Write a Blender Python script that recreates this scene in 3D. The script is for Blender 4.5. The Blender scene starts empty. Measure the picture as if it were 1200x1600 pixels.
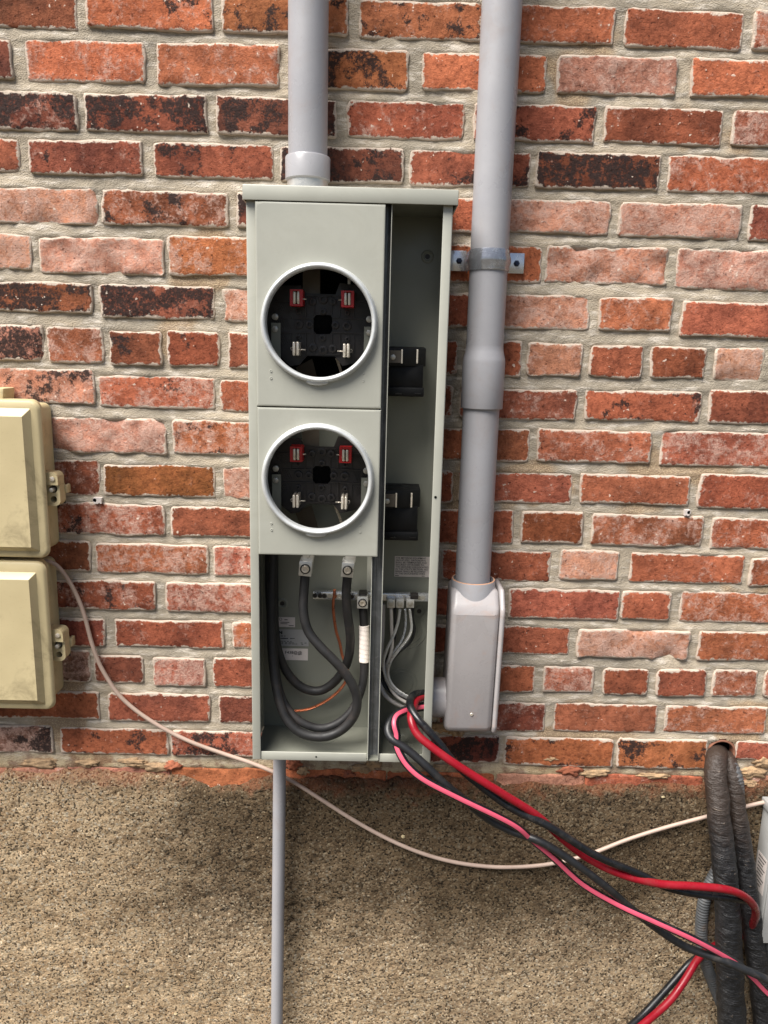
import bpy, bmesh, math, random
import numpy as np
from mathutils import Vector, Matrix

random.seed(7); RNG = np.random.default_rng(7)
SC = bpy.context.scene
COL = SC.collection
R = math.radians

# ------------------------------------------------------------------ camera
F_PX, CAM = 1180.0, Vector((0.0, -1.30, 1.55))
PITCH, YAW, ROLL = R(11.75), R(0.55), R(1.44)
_f = Vector((math.sin(YAW)*math.cos(PITCH), math.cos(YAW)*math.cos(PITCH), -math.sin(PITCH)))
_r0 = Vector((math.cos(YAW), -math.sin(YAW), 0)); _u0 = _r0.cross(_f)
_r = _r0*math.cos(ROLL) + _u0*math.sin(ROLL)
_u = _u0*math.cos(ROLL) - _r0*math.sin(ROLL)
cam = bpy.data.cameras.new('camera'); cam_o = bpy.data.objects.new('camera', cam); COL.objects.link(cam_o)
cam.sensor_fit = 'AUTO'; cam.sensor_width = 36; cam.lens = F_PX/1600*36; cam.clip_start = .02; cam.clip_end = 400
cam_o.matrix_world = Matrix(((_r.x, _u.x, -_f.x, CAM.x), (_r.y, _u.y, -_f.y, CAM.y), (_r.z, _u.z, -_f.z, CAM.z), (0, 0, 0, 1)))
SC.camera = cam_o

# ------------------------------------------------------------------ sky, sun, exposure
SUN_EL, SUN_AZ = R(58), R(-48)          # azimuth from the wall's outward normal, negative = from the left
world = bpy.data.worlds.new('World'); SC.world = world; world.use_nodes = True
wn = world.node_tree.nodes; wl = world.node_tree.links; wn.clear()
sky = wn.new('ShaderNodeTexSky'); sky.sky_type = 'NISHITA'; sky.sun_disc = False
sky.sun_elevation = SUN_EL; sky.sun_rotation = math.pi + SUN_AZ*-1
sky.air_density = 0.8; sky.dust_density = 2.0; sky.ozone_density = 0.7
bg = wn.new('ShaderNodeBackground'); bg.inputs[1].default_value = 0.05
wo = wn.new('ShaderNodeOutputWorld'); wl.new(sky.outputs[0], bg.inputs[0]); wl.new(bg.outputs[0], wo.inputs[0])
sun = bpy.data.lights.new('sun', 'SUN'); sun.energy = 4.4; sun.angle = R(42); sun.color = (1.0, .962, .905)
sun_o = bpy.data.objects.new('sun', sun); COL.objects.link(sun_o)
sdir = Vector((math.sin(SUN_AZ)*math.cos(SUN_EL), -math.cos(SUN_AZ)*math.cos(SUN_EL), math.sin(SUN_EL)))
sun_o.rotation_euler = sdir.to_track_quat('Z', 'Y').to_euler(); sun_o.location = (0, -2, 4)
SC.view_settings.view_transform = 'Standard'; SC.view_settings.look = 'None'
SC.view_settings.exposure = 1.0; SC.view_settings.gamma = 1.0; SC.view_settings.use_curve_mapping = False
SC.cycles.max_bounces = 8; SC.cycles.diffuse_bounces = 4

# ------------------------------------------------------------------ helpers
def at(px, py, d=0.0):
    """Point d metres in front of the brick face on the sight line of photo pixel (px, py) (1200 x 1600)."""
    v = _f + _r*((px-600)/F_PX) - _u*((py-800)/F_PX)
    return CAM + v*((-CAM.y-d)/v.y)

def lin(*c):
    c = c[0] if len(c) == 1 else c
    return tuple((x/255/12.92 if x/255 <= .04045 else ((x/255+.055)/1.055)**2.4) for x in c)

_T = RNG.random((256, 256))
def vnoise(x, y, seed=0):
    x = np.asarray(x, float)+seed*17.31; y = np.asarray(y, float)+seed*9.73
    xi = np.floor(x).astype(int); yi = np.floor(y).astype(int); fx = x-xi; fy = y-yi
    fx = fx*fx*(3-2*fx); fy = fy*fy*(3-2*fy)
    a = _T[xi % 256, yi % 256]; b = _T[(xi+1) % 256, yi % 256]; c = _T[xi % 256, (yi+1) % 256]; e = _T[(xi+1) % 256, (yi+1) % 256]
    return (a*(1-fx)+b*fx)*(1-fy)+(c*(1-fx)+e*fx)*fy
def fbm(x, y, seed=0, o=4, g=.5):
    s = 0; a = 1; t = 0
    for i in range(o):
        s = s+a*vnoise(np.asarray(x)*2**i, np.asarray(y)*2**i, seed+i*5); t += a; a *= g
    return s/t*2-1

def obj(name, me, mat=None, parent=None, smooth=False, loc=None):
    """Link a mesh (or bmesh in world coordinates) as ONE object; a parent shifts it into the parent's frame."""
    if isinstance(me, bmesh.types.BMesh):
        bmesh.ops.recalc_face_normals(me, faces=me.faces[:])
        m = bpy.data.meshes.new(name); me.to_mesh(m); me.free(); me = m
    o = bpy.data.objects.new(name, me); COL.objects.link(o)
    base = Vector((0, 0, 0))
    if parent is not None:
        base = Vector(parent.get('_b', (0, 0, 0)))
    own = Vector(loc) if loc is not None else base
    if loc is not None or parent is not None:
        me.transform(Matrix.Translation(-own))
    o.parent = parent; o.location = own-base
    BASE[o.name] = own
    if parent is not None: o['_b'] = tuple(own)
    elif loc is not None: o['_b'] = tuple(own)
    if mat: me.materials.append(mat)
    if smooth:
        me.shade_smooth()
        if smooth is not True: me.set_sharp_from_angle(angle=R(smooth))
    return o
BASE = {}
def thing(name, label, cat, loc, group=None):
    o = bpy.data.objects.new(name, None); COL.objects.link(o); o.location = loc; o['_b'] = tuple(loc)
    o.empty_display_size = .05
    return tag(o, label, cat, group)
def tag(o, label, cat, group=None):
    o['label'] = label; o['category'] = cat
    if group: o['group'] = group
    return o

def NB(): return bmesh.new()
def box(bm, x0, x1, d0, d1, z0, z1, bev=0, seg=2, mat=None):
    """axis-aligned box, d = distance in front of the wall"""
    t = bmesh.new()
    bmesh.ops.create_cube(t, size=1)
    for v in t.verts:
        v.co = Vector(((x0+x1)/2+v.co.x*(x1-x0), -(d0+d1)/2+v.co.y*(d1-d0), (z0+z1)/2+v.co.z*(z1-z0)))
    if bev: bmesh.ops.bevel(t, geom=t.edges[:], offset=bev, segments=seg, profile=.5, affect='EDGES')
    if mat is not None: t.transform(mat)
    merge(bm, t)
def merge(bm, t):
    m = bpy.data.meshes.new('_t'); t.to_mesh(m); t.free(); bm.from_mesh(m); bpy.data.meshes.remove(m)
def pbox(bm, p0x, p0y, p1x, p1y, d0, d1, bev=0, seg=2):
    a = at(p0x, p0y, d1); b = at(p1x, p1y, d1)
    box(bm, min(a.x, b.x), max(a.x, b.x), d0, d1, min(a.z, b.z), max(a.z, b.z), bev, seg)
def frame(axis):
    axis = Vector(axis).normalized(); q = axis.to_track_quat('Z', 'Y'); return q.to_matrix().to_4x4()
def lathe(bm, c, axis, prof, n=48, closed=False):
    """prof: list of (radius, height along axis) from point c"""
    M = Matrix.Translation(c) @ frame(axis); rings = []
    for r, h in prof:
        if r <= 1e-7: rings.append([bm.verts.new(M @ Vector((0, 0, h)))])
        else: rings.append([bm.verts.new(M @ Vector((r*math.cos(2*math.pi*i/n), r*math.sin(2*math.pi*i/n), h))) for i in range(n)])
    prs = list(zip(rings[:-1], rings[1:]))
    if closed: prs.append((rings[-1], rings[0]))
    for a, b in prs:
        for i in range(n):
            j = (i+1) % n
            f = [a[i % len(a)]] + ([a[j]] if len(a) > 1 else []) + ([b[j]] if len(b) > 1 else []) + [b[i % len(b)]]
            if len(f) >= 3: bm.faces.new(f)
def cyl(bm, c, axis, r, h, n=24, bev=0):
    if bev: prof = [(0, 0), (r, 0), (r, h-bev), (r-bev*.3, h-bev*.3), (r-bev, h), (0, h)]
    else: prof = [(0, 0), (r, 0), (r, h), (0, h)]
    lathe(bm, c, axis, prof, n)
def spline(pts, step=.004):
    """Catmull-Rom through pts, resampled"""
    P = [Vector(p) for p in pts]; P = [P[0]*2-P[1]]+P+[P[-1]*2-P[-2]]; out = []
    for i in range(1, len(P)-2):
        a, b, c, e = P[i-1:i+3]; n = max(2, int((c-b).length/step))
        for k in range(n):
            t = k/n
            out.append(.5*((2*b)+(c-a)*t+(2*a-5*b+4*c-e)*t*t+(3*b-a-3*c+e)*t**3))
    out.append(P[-2]); return out
def smooth_path(p, it=2):
    for _ in range(it):
        p = [p[0]]+[(p[i-1]+p[i]*2+p[i+1])/4 for i in range(1, len(p)-1)]+[p[-1]]
    return p
def frames(path):
    T = []; n = len(path)
    for i in range(n): T.append((path[min(i+1, n-1)]-path[max(i-1, 0)]).normalized())
    up = Vector((0, -1, 0)); u = (up-T[0]*up.dot(T[0])).normalized(); out = []
    for t in T:
        u = (u-t*u.dot(t)).normalized(); out.append((u.copy(), t.cross(u)))
    return out
def tube(bm, path, r, n=14, cap=True, rf=None):
    fr = frames(path); rings = []
    for i, (p, (u, v)) in enumerate(zip(path, fr)):
        ring = []
        for k in range(n):
            a = 2*math.pi*k/n
            rr = r if rf is None else rf(i, a)
            ring.append(bm.verts.new(p+(u*math.cos(a)+v*math.sin(a))*rr))
        rings.append(ring)
    for a, b in zip(rings[:-1], rings[1:]):
        for k in range(n): bm.faces.new((a[k], a[(k+1) % n], b[(k+1) % n], b[k]))
    if cap: bm.faces.new(rings[0][::-1]); bm.faces.new(rings[-1])
def twisted(bm, path, strands, rs, rc, pitch, n=6, centre=True):
    fr = frames(path); L = 0; cum = [0]
    for a, b in zip(path[:-1], path[1:]): L += (b-a).length; cum.append(L)
    for s in range(strands):
        pp = [p+(u*math.cos(2*math.pi*(s/strands+l/pitch))+v*math.sin(2*math.pi*(s/strands+l/pitch)))*rc for p, (u, v), l in zip(path, fr, cum)]
        tube(bm, pp, rs, n)
    if centre: tube(bm, path, rs, n)
def pxpath(l, step=.004, it=3):
    return smooth_path(spline([at(*p) for p in l], step), it)
def sheet_with_holes(bm, outer, holes, d0, d1):
    """flat plate from world (x,z) loops, between distances d0 (back) and d1 (front)"""
    t = bmesh.new(); es = []
    for loop in [outer]+holes:
        vs = [t.verts.new((x, -d1, z)) for x, z in loop]
        es += [t.edges.new((vs[i], vs[(i+1) % len(vs)])) for i in range(len(vs))]
    bmesh.ops.triangle_fill(t, edges=es, use_beauty=True, use_dissolve=False)
    r = bmesh.ops.extrude_face_region(t, geom=t.faces[:])
    for v in [g for g in r['geom'] if isinstance(g, bmesh.types.BMVert)]: v.co.y = -d0
    merge(bm, t)
def text_obj(name, s, size, centre, mat, parent, align='CENTER', rot=0, bold=0.0, sx=1.0):
    cu = bpy.data.curves.new('_txt', 'FONT'); cu.body = s; cu.size = size; cu.align_x = align; cu.align_y = 'CENTER'; cu.offset = bold
    cu.space_line = .95; cu.resolution_u = 2
    o = bpy.data.objects.new('_txt', cu); COL.objects.link(o)
    bpy.context.view_layer.update()
    me = bpy.data.meshes.new_from_object(o.evaluated_get(bpy.context.evaluated_depsgraph_get()))
    bpy.data.objects.remove(o); bpy.data.curves.remove(cu)
    me.materials.clear()
    me.transform(Matrix.Translation(centre) @ Matrix.Rotation(rot, 4, 'Y') @ Matrix.Rotation(R(90), 4, 'X') @ Matrix.Diagonal((sx, 1, 1, 1)))
    return obj(name, me, mat, parent)

# ------------------------------------------------------------------ materials
class NT:
    def __init__(s, name):
        s.m = bpy.data.materials.new(name); s.m.use_nodes = True; s.t = s.m.node_tree; s.t.nodes.clear()
        s.out = s.n('OutputMaterial'); s.b = s.n('BsdfPrincipled'); s.t.links.new(s.b.outputs[0], s.out.inputs[0])
        s.tc = s.n('TexCoord')
    def n(s, k, **kw):
        x = s.t.nodes.new('ShaderNode'+k)
        for a, v in kw.items(): setattr(x, a, v)
        return x
    def put(s, sock, v):
        if hasattr(v, 'outputs'): v = v.outputs[0]
        if isinstance(v, bpy.types.NodeSocket): s.t.links.new(v, sock)
        elif isinstance(v, (tuple, list)) and len(v) == 3 and sock.type == 'RGBA': sock.default_value = (*v, 1)
        else: sock.default_value = v
    def noise(s, vec, scale, detail=4, rough=.55, dist=0.0):
        x = s.n('TexNoise'); s.put(x.inputs['Vector'], vec); x.inputs['Scale'].default_value = scale
        x.inputs['Detail'].default_value = detail; x.inputs['Roughness'].default_value = rough; x.inputs['Distortion'].default_value = dist
        return x.outputs[0]
    def voro(s, vec, scale, feature='F1', out='Distance'):
        x = s.n('TexVoronoi', feature=feature); s.put(x.inputs['Vector'], vec); x.inputs['Scale'].default_value = scale
        return x.outputs[out]
    def math(s, op, a, b=0.0, c=0.0, clamp=False):
        x = s.n('Math', operation=op, use_clamp=clamp); s.put(x.inputs[0], a); s.put(x.inputs[1], b); s.put(x.inputs[2], c); return x.outputs[0]
    def ss(s, v, lo, hi, a=0.0, b=1.0):
        x = s.n('MapRange', interpolation_type='SMOOTHSTEP'); s.put(x.inputs[0], v); s.put(x.inputs[1], lo); s.put(x.inputs[2], hi)
        x.inputs[3].default_value = a; x.inputs[4].default_value = b; return x.outputs[0]
    def mix(s, f, a, b, mode='MIX'):
        x = s.n('Mix', data_type='RGBA', blend_type=mode); s.put(x.inputs[0], f); s.put(x.inputs[6], a); s.put(x.inputs[7], b); return x.outputs[2]
    def attr(s, name, kind='GEOMETRY'):
        return s.n('Attribute', attribute_name=name, attribute_type=kind).outputs['Fac']
    def bump(s, h, strength=.5, dist=.001, prev=None):
        x = s.n('Bump'); s.put(x.inputs['Height'], h); x.inputs['Strength'].default_value = strength; x.inputs['Distance'].default_value = dist
        if prev is not None: s.put(x.inputs['Normal'], prev)
        return x.outputs[0]
    def done(s, color, rough=.6, metal=0.0, normal=None, spec=.5, coat=0):
        s.put(s.b.inputs['Base Color'], color); s.put(s.b.inputs['Roughness'], rough); s.put(s.b.inputs['Metallic'], metal)
        s.put(s.b.inputs['Specular IOR Level'], spec)
        if coat: s.b.inputs['Coat Weight'].default_value = coat; s.b.inputs['Coat Roughness'].default_value = .15
        if normal is not None: s.put(s.b.inputs['Normal'], normal)
        return s.m

def m_brick():
    s = NT('brick_clay'); oi = s.n('ObjectInfo')
    off = s.n('VectorMath', operation='MULTIPLY_ADD'); s.put(off.inputs[0], oi.outputs['Random'])
    off.inputs[1].default_value = (31, 47, 59); s.put(off.inputs[2], s.tc.outputs['Object']); P = off.outputs[0]
    char = s.attr('char', 'OBJECT'); pale = s.attr('pale', 'OBJECT'); rim = s.attr('rim')
    n1 = s.noise(P, 13, 6, .62); n2 = s.noise(P, 60, 9, .72); n3 = s.noise(P, 340, 4, .75); n4 = s.noise(P, 150, 6, .75); n5 = s.noise(P, 95, 8, .8)
    base = oi.outputs['Color']
    c = s.mix(s.ss(n1, .34, .66), s.mix(1, base, (.60, .57, .56), 'MULTIPLY'), s.mix(.28, base, lin(200, 112, 76)))
    c = s.mix(s.ss(n5, .42, .60, 0, .72), c, s.mix(1, c, (.50, .45, .45), 'MULTIPLY'))
    c = s.mix(s.ss(n3, .56, .72, 0, .5), c, s.mix(1, c, (1.5, 1.5, 1.55), 'MULTIPLY'))
    # lime bloom left on the face: thin haze everywhere, thick where the brick is pale
    pn = s.math('MULTIPLY_ADD', n4, .35, s.math('MULTIPLY', s.noise(P, 30, 10, .78), .65))
    thr = s.math('MULTIPLY_ADD', pale, -.25, .58)
    pf = s.math('MULTIPLY', s.ss(pn, thr, s.math('ADD', thr, .13)), s.math('MULTIPLY', s.ss(n3, .30, .62, .30, .88), s.ss(n2, .40, .56, .30, 1)))
    c = s.mix(pf, c, s.mix(n2, lin(222, 186, 170), lin(186, 150, 134)))
    # burnt black skin
    cn = s.math('MULTIPLY_ADD', s.noise(P, 9, 2, .5), .42, s.math('MULTIPLY', s.noise(P, 36, 10, .76), .62))
    th2 = s.math('MULTIPLY_ADD', char, -.26, .645)
    cf = s.math('MULTIPLY', s.ss(cn, th2, s.math('ADD', th2, .035)), s.ss(n4, .36, .50, .15, .96))
    cf = s.math('MULTIPLY', cf, s.ss(char, 0.0, .12))
    c = s.mix(cf, c, s.mix(n3, lin(30, 25, 26), lin(66, 52, 48)))
    # pits and pale specks
    c = s.mix(s.ss(s.noise(P, 190, 3, .6), .64, .70, 0, .8), c, s.mix(1, c, (.22, .19, .19), 'MULTIPLY'))
    c = s.mix(s.ss(s.math('MULTIPLY_ADD', n1, .25, s.noise(P, 120, 2, .5)), .845, .87, 0, .8), c, lin(228, 208, 190))
    # mortar smear along the arrises
    rn = s.math('MULTIPLY_ADD', s.noise(P, 62, 8, .74), 22.0, -8.0)
    rf = s.ss(s.math('SUBTRACT', rim, rn), -.9, 1.0, .95, 0)
    c = s.mix(rf, c, s.mix(n5, lin(232, 216, 200), lin(160, 144, 126)))
    h = s.math('MULTIPLY_ADD', n2, 1.0, s.math('MULTIPLY', n3, .4))
    nb = s.bump(h, .8, .0045); nb = s.bump(n4, .5, .0025, nb)
    return s.done(c, .93, 0, nb, .22)
def m_mortar():
    s = NT('lime_mortar'); P = s.tc.outputs['Object']
    st = s.n('VectorMath', operation='MULTIPLY'); s.put(st.inputs[0], P); st.inputs[1].default_value = (22, 22, 95)
    n1 = s.noise(P, 6, 5, .6); n2 = s.noise(P, 38, 9, .74); n3 = s.noise(P, 420, 4, .75); g = s.voro(P, 480); tool = s.noise(st.outputs[0], 1, 8, .7)
    c = s.mix(s.ss(n1, .38, .66), lin(156, 146, 130), lin(184, 170, 149))
    c = s.mix(s.ss(tool, .48, .66, 0, .75), c, lin(224, 214, 200))
    c = s.mix(s.ss(n2, .42, .28, 0, .45), c, lin(136, 126, 112))
    sandy = s.math('MULTIPLY', s.ss(s.noise(P, 4.6, 3, .5), .585, .63), .75)
    c = s.mix(sandy, c, s.mix(s.ss(g, .12, .5), lin(214, 190, 152), lin(150, 124, 96)))
    c = s.mix(s.ss(n3, .60, .70, 0, .6), c, lin(84, 74, 64))
    z = s.n('SeparateXYZ'); s.put(z.inputs[0], P)
    low = s.ss(s.math('MULTIPLY_ADD', n2, .06, z.outputs[2]), .085, .03)
    c = s.mix(s.math('MULTIPLY', low, .8), c, s.mix(s.ss(n2, .42, .58), lin(120, 88, 64), lin(184, 164, 128)))
    h = s.math('ADD', s.math('MULTIPLY_ADD', n2, .9, s.math('MULTIPLY', n3, .4)), s.math('MULTIPLY', tool, .7)); nb = s.bump(h, .6, .0035)
    nb = s.bump(g, .5, .002, nb)
    return s.done(c, .95, 0, nb, .2)
def m_concrete():
    s = NT('pebbly_concrete'); P = s.tc.outputs['Object']
    n1 = s.noise(P, 3.0, 6, .62); n2 = s.noise(P, 26, 9, .74); n3 = s.noise(P, 240, 5, .8); n4 = s.noise(P, 110, 6, .78)
    v1 = s.n('TexVoronoi'); s.put(v1.inputs[0], P); v1.inputs['Scale'].default_value = 150
    v2 = s.n('TexVoronoi'); s.put(v2.inputs[0], P); v2.inputs['Scale'].default_value = 310
    r1 = s.n('SeparateColor'); s.put(r1.inputs[0], v1.outputs['Color']); r2 = s.n('SeparateColor'); s.put(r2.inputs[0], v2.outputs['Color'])
    z = s.n('SeparateXYZ'); s.put(z.inputs[0], P)
    tan = s.mix(s.ss(n2, .38, .62), lin(190, 160, 124), lin(222, 194, 156))
    grey = s.mix(s.ss(n2, .38, .62), lin(150, 128, 102), lin(190, 165, 133))
    # dark growth below the brick line, fading to the left and downwards
    zz = s.math('MULTIPLY_ADD', s.math('SUBTRACT', n1, .5), .50, z.outputs[2])
    up = s.ss(zz, .22, .52)
    lf = s.ss(s.math('MULTIPLY_ADD', s.math('SUBTRACT', n1, .5), .6, z.outputs[0]), -.60, -.22, .05, 1)
    rt = s.ss(z.outputs[0], -.35, .3, 0, .7)
    c = s.mix(s.math('MAXIMUM', s.math('MULTIPLY', up, lf), rt), tan, grey)
    # sand grains, small stones, pits
    c = s.mix(s.ss(r2.outputs[0], .55, .88, 0, .9), c, s.mix(r2.outputs[1], lin(240, 222, 190), lin(158, 130, 98)))
    c = s.mix(s.ss(r2.outputs[2], .74, .90, 0, .82), c, lin(46, 39, 31))
    c = s.mix(s.ss(n4, .56, .70, 0, .65), c, s.mix(1, c, (.42, .38, .34), 'MULTIPLY'))
    peb = s.math('MULTIPLY', s.ss(r1.outputs[0], .74, .77), s.ss(v1.outputs['Distance'], .50, .36))
    c = s.mix(s.math('MULTIPLY', peb, .9), c, s.mix(r1.outputs[1], lin(214, 200, 176), lin(134, 112, 88)))
    c = s.mix(s.ss(n3, .62, .74, 0, .7), c, lin(56, 47, 37))
    nb1 = s.noise(P, 2.2, 10, .74)
    st = s.math('MULTIPLY', s.ss(s.math('MULTIPLY_ADD', s.math('SUBTRACT', nb1, .5), .85, z.outputs[2]), .36, .58), lf)
    c = s.mix(s.math('MULTIPLY', st, .94), c, s.mix(1, c, (.30, .28, .25), 'MULTIPLY'))
    c = s.mix(s.ss(s.noise(P, 5, 7, .7), .52, .66, 0, .5), c, s.mix(1, c, (.62, .60, .56), 'MULTIPLY'))
    # brick dust along the top edge
    du = s.ss(s.math('MULTIPLY_ADD', s.math('SUBTRACT', n2, .5), .20, z.outputs[2]), .730, .775)
    c = s.mix(s.math('MULTIPLY', du, .55), c, s.mix(n4, lin(178, 104, 70), lin(120, 72, 50)))
    h = s.math('ADD', s.math('MULTIPLY', v1.outputs['Distance'], -.8), s.math('MULTIPLY', v2.outputs['Distance'], -.6))
    nb = s.bump(h, .9, .005); nb = s.bump(s.math('MULTIPLY_ADD', n4, 1.2, s.math('MULTIPLY', n3, .8)), .9, .005, nb)
    return s.done(c, .95, 0, nb, .2)
def m_soil():
    s = NT('bare_soil'); P = s.tc.outputs['Object']
    n = s.noise(P, 6, 8, .65); n2 = s.noise(P, 90, 6, .7)
    c = s.mix(s.ss(n, .35, .65), lin(62, 58, 46), lin(92, 84, 68)); c = s.mix(s.ss(n2, .4, .7, 0, .6), c, lin(70, 60, 46))
    return s.done(c, .95, 0, s.bump(n2, .8, .01), .2)
def m_plain(name, col, rough=.5, metal=0, var=.1, vs=20, bump=0, bs=200, spec=.5, coat=0, dirt=None, dirt_amt=.3, dirt_s=14, grain=0, rvar=.12):
    """one-colour surface with slow tone drift, faint dirt and grain"""
    s = NT(name); P = s.tc.outputs['Object']
    n = s.noise(P, vs, 6, .6, .3)
    c = s.mix(s.ss(n, .3, .7), tuple(x*(1-var) for x in col), tuple(min(1, x*(1+var)) for x in col))
    if dirt: c = s.mix(s.ss(s.noise(P, dirt_s, 8, .7, .6), .50, .70, 0, dirt_amt), c, dirt)
    if grain: c = s.mix(s.ss(s.noise(P, 260, 3, .6), .62, .72, 0, grain), c, tuple(x*.35 for x in col))
    rg = s.ss(n, .3, .7, max(.03, rough-rvar), min(1, rough+rvar))
    nb = s.bump(s.noise(P, bs, 4, .6), bump, .0008) if bump else None
    return s.done(c, rg, metal, nb, spec, coat)
def m_wrap():
    s = NT('perished_pipe_foam'); P = s.tc.outputs['Object']
    st = s.n('VectorMath', operation='MULTIPLY'); s.put(st.inputs[0], P); st.inputs[1].default_value = (26, 26, 120)
    n = s.noise(st.outputs[0], 1, 6, .65, 1.2); n2 = s.noise(P, 60, 7, .7); z = s.n('SeparateXYZ'); s.put(z.inputs[0], P)
    c = s.mix(s.ss(n2, .35, .7), lin(20, 21, 24), lin(42, 42, 44))
    c = s.mix(s.ss(s.math('MULTIPLY_ADD', n2, .25, z.outputs[2]), .72, .84, 0, .45), c, lin(78, 62, 50))
    c = s.mix(s.ss(n, .64, .70, 0, .7), c, lin(150, 134, 118))
    return s.done(c, .42, 0, s.bump(s.math('MULTIPLY_ADD', n, 1.4, n2), .8, .004), .5)

M = dict(
    brick=m_brick(), mortar=m_mortar(), concrete=m_concrete(), soil=m_soil(), wrap=m_wrap(),
    paint=m_plain('grey_green_enamel', lin(168, 168, 157), .38, 0, .04, 9, .06, 420, dirt=lin(136, 130, 114), dirt_amt=.16, dirt_s=9, grain=.06),
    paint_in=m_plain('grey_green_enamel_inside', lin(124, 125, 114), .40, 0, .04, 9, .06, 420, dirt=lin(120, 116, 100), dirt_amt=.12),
    channel=m_plain('bare_zinc_channel', lin(128, 130, 130), .42, .55, .12, 30, .1, 120, dirt=lin(190, 190, 190), dirt_amt=.3, dirt_s=60),
    pvc=m_plain('grey_pvc', lin(158, 157, 160), .34, 0, .04, 10, .05, 200, dirt=lin(150, 128, 112), dirt_amt=.18, dirt_s=18, grain=.12),
    pvc_dusty=m_plain('dusty_grey_pvc', lin(166, 161, 160), .32, 0, .05, 14, .10, 300, dirt=lin(172, 132, 106), dirt_amt=.34, dirt_s=16, grain=.3),
    dust=m_plain('brick_dust', lin(182, 138, 110), .95, 0, .2, 90, .5, 300),
    zinc=m_plain('galvanised_steel', lin(214, 216, 220), .20, .75, .08, 60, .05, 200),
    chrome=m_plain('bright_tinned_metal', lin(222, 212, 196), .34, .55, .08, 80, .05, 300),
    alu=m_plain('aluminium', lin(206, 204, 198), .36, .6, .08, 60, .1, 300),
    ring=m_plain('aluminium_ring', lin(205, 207, 206), .40, .35, .04, 40, .05, 300),
    bus=m_plain('tin_plated_bus', lin(96, 88, 78), .5, .5, .15, 40, .1, 200),
    plastic=m_plain('black_moulded_plastic', lin(44, 40, 38), .42, 0, .15, 60, .1, 500, spec=.4),
    plastic_black=m_plain('matte_black_plastic', lin(14, 14, 15), .5, 0, .1, 60, 0, spec=.25),
    plastic_gloss=m_plain('black_gloss_plastic', lin(20, 20, 22), .26, 0, .1, 60, 0),
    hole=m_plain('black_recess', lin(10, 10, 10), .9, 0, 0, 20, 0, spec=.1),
    redp=m_plain('red_plastic', lin(176, 22, 26), .35, 0, .06, 60, 0),
    rubber=m_plain('black_cable_rubber', lin(32, 31, 31), .58, 0, .12, 40, .12, 300, dirt=lin(84, 70, 62), dirt_amt=.25, dirt_s=20, spec=.45),
    blackins=m_plain('black_wire_insulation', lin(22, 23, 25), .32, 0, .1, 30, .08, 200, spec=.45, dirt=lin(70, 66, 62), dirt_amt=.4, dirt_s=45),
    blackmatte=m_plain('matte_black_wire_insulation', lin(30, 31, 33), .45, 0, .1, 30, .08, 200, dirt=lin(74, 68, 62), dirt_amt=.4, dirt_s=45),
    red=m_plain('red_wire_insulation', lin(134, 16, 30), .32, 0, .08, 30, .08, 200, dirt=lin(120, 60, 56), dirt_amt=.35, dirt_s=40, spec=.4),
    pink=m_plain('pink_wire_stripe', lin(194, 78, 100), .45, 0, .06, 30, .04, 200),
    tape=m_plain('white_tape', lin(236, 224, 214), .6, 0, .04, 40, .2, 200),
    whitei=m_plain('white_wire_insulation', lin(206, 198, 188), .45, 0, .05, 40, 0),
    cream=m_plain('cream_cable_jacket', lin(176, 154, 140), .5, 0, .06, 20, .05, 200, dirt=lin(130, 104, 88), dirt_amt=.35, dirt_s=24),
    copper=m_plain('copper', lin(186, 112, 80), .38, .9, .14, 120, .05, 300),
    beige=m_plain('aged_beige_plastic', lin(194, 178, 138), .48, 0, .06, 7, .12, 380, dirt=lin(112, 98, 72), dirt_amt=.50, dirt_s=13, grain=.14),
    screw=m_plain('zinc_screw', lin(186, 182, 172), .36, .6, .12, 100, .05, 300),
    bluescrew=m_plain('blue_masonry_screw', lin(34, 44, 66), .38, .5, .1, 100, .1, 300),
    label=m_plain('white_label', lin(206, 196, 190), .55, 0, .04, 60, 0),
    label_g=m_plain('silver_label', lin(158, 158, 158), .45, .2, .04, 60, 0),
    ink=m_plain('black_ink', lin(14, 14, 15), .7, 0, 0, 20, 0, spec=.2),
    flex=m_plain('grey_flexible_conduit', lin(80, 82, 84), .48, 0, .12, 50, .1, 200, dirt=lin(110, 90, 74), dirt_amt=.4, dirt_s=30),
    cabinet=m_plain('grey_cabinet_paint', lin(158, 158, 156), .42, 0, .04, 12, .08, 300, dirt=lin(120, 112, 98), dirt_amt=.2),
    sleeve=m_plain('clay_sleeve', lin(132, 88, 68), .9, 0, .2, 40, .4, 200),
    lump=m_plain('broken_mortar', lin(164, 136, 104), .95, 0, .4, 60, 1, 160, dirt=lin(96, 72, 54), dirt_amt=.8, dirt_s=60, grain=.6),
    redlump=m_plain('broken_brick', lin(156, 92, 66), .95, 0, .35, 60, 1, 160, dirt=lin(88, 58, 44), dirt_amt=.8, dirt_s=60, grain=.6),
    peb=m_plain('river_pebble', lin(176, 160, 124), .7, 0, .2, 120, .3, 300),
)

# ------------------------------------------------------------------ ground
bm = NB()
bmesh.ops.create_grid(bm, x_segments=60, y_segments=60, size=60)
for v in bm.verts: v.co.z = float(fbm(v.co.x*.3, v.co.y*.3, 4))*.02 - .02
g = obj('ground', bm, M['soil']); g['kind'] = 'structure'

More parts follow.
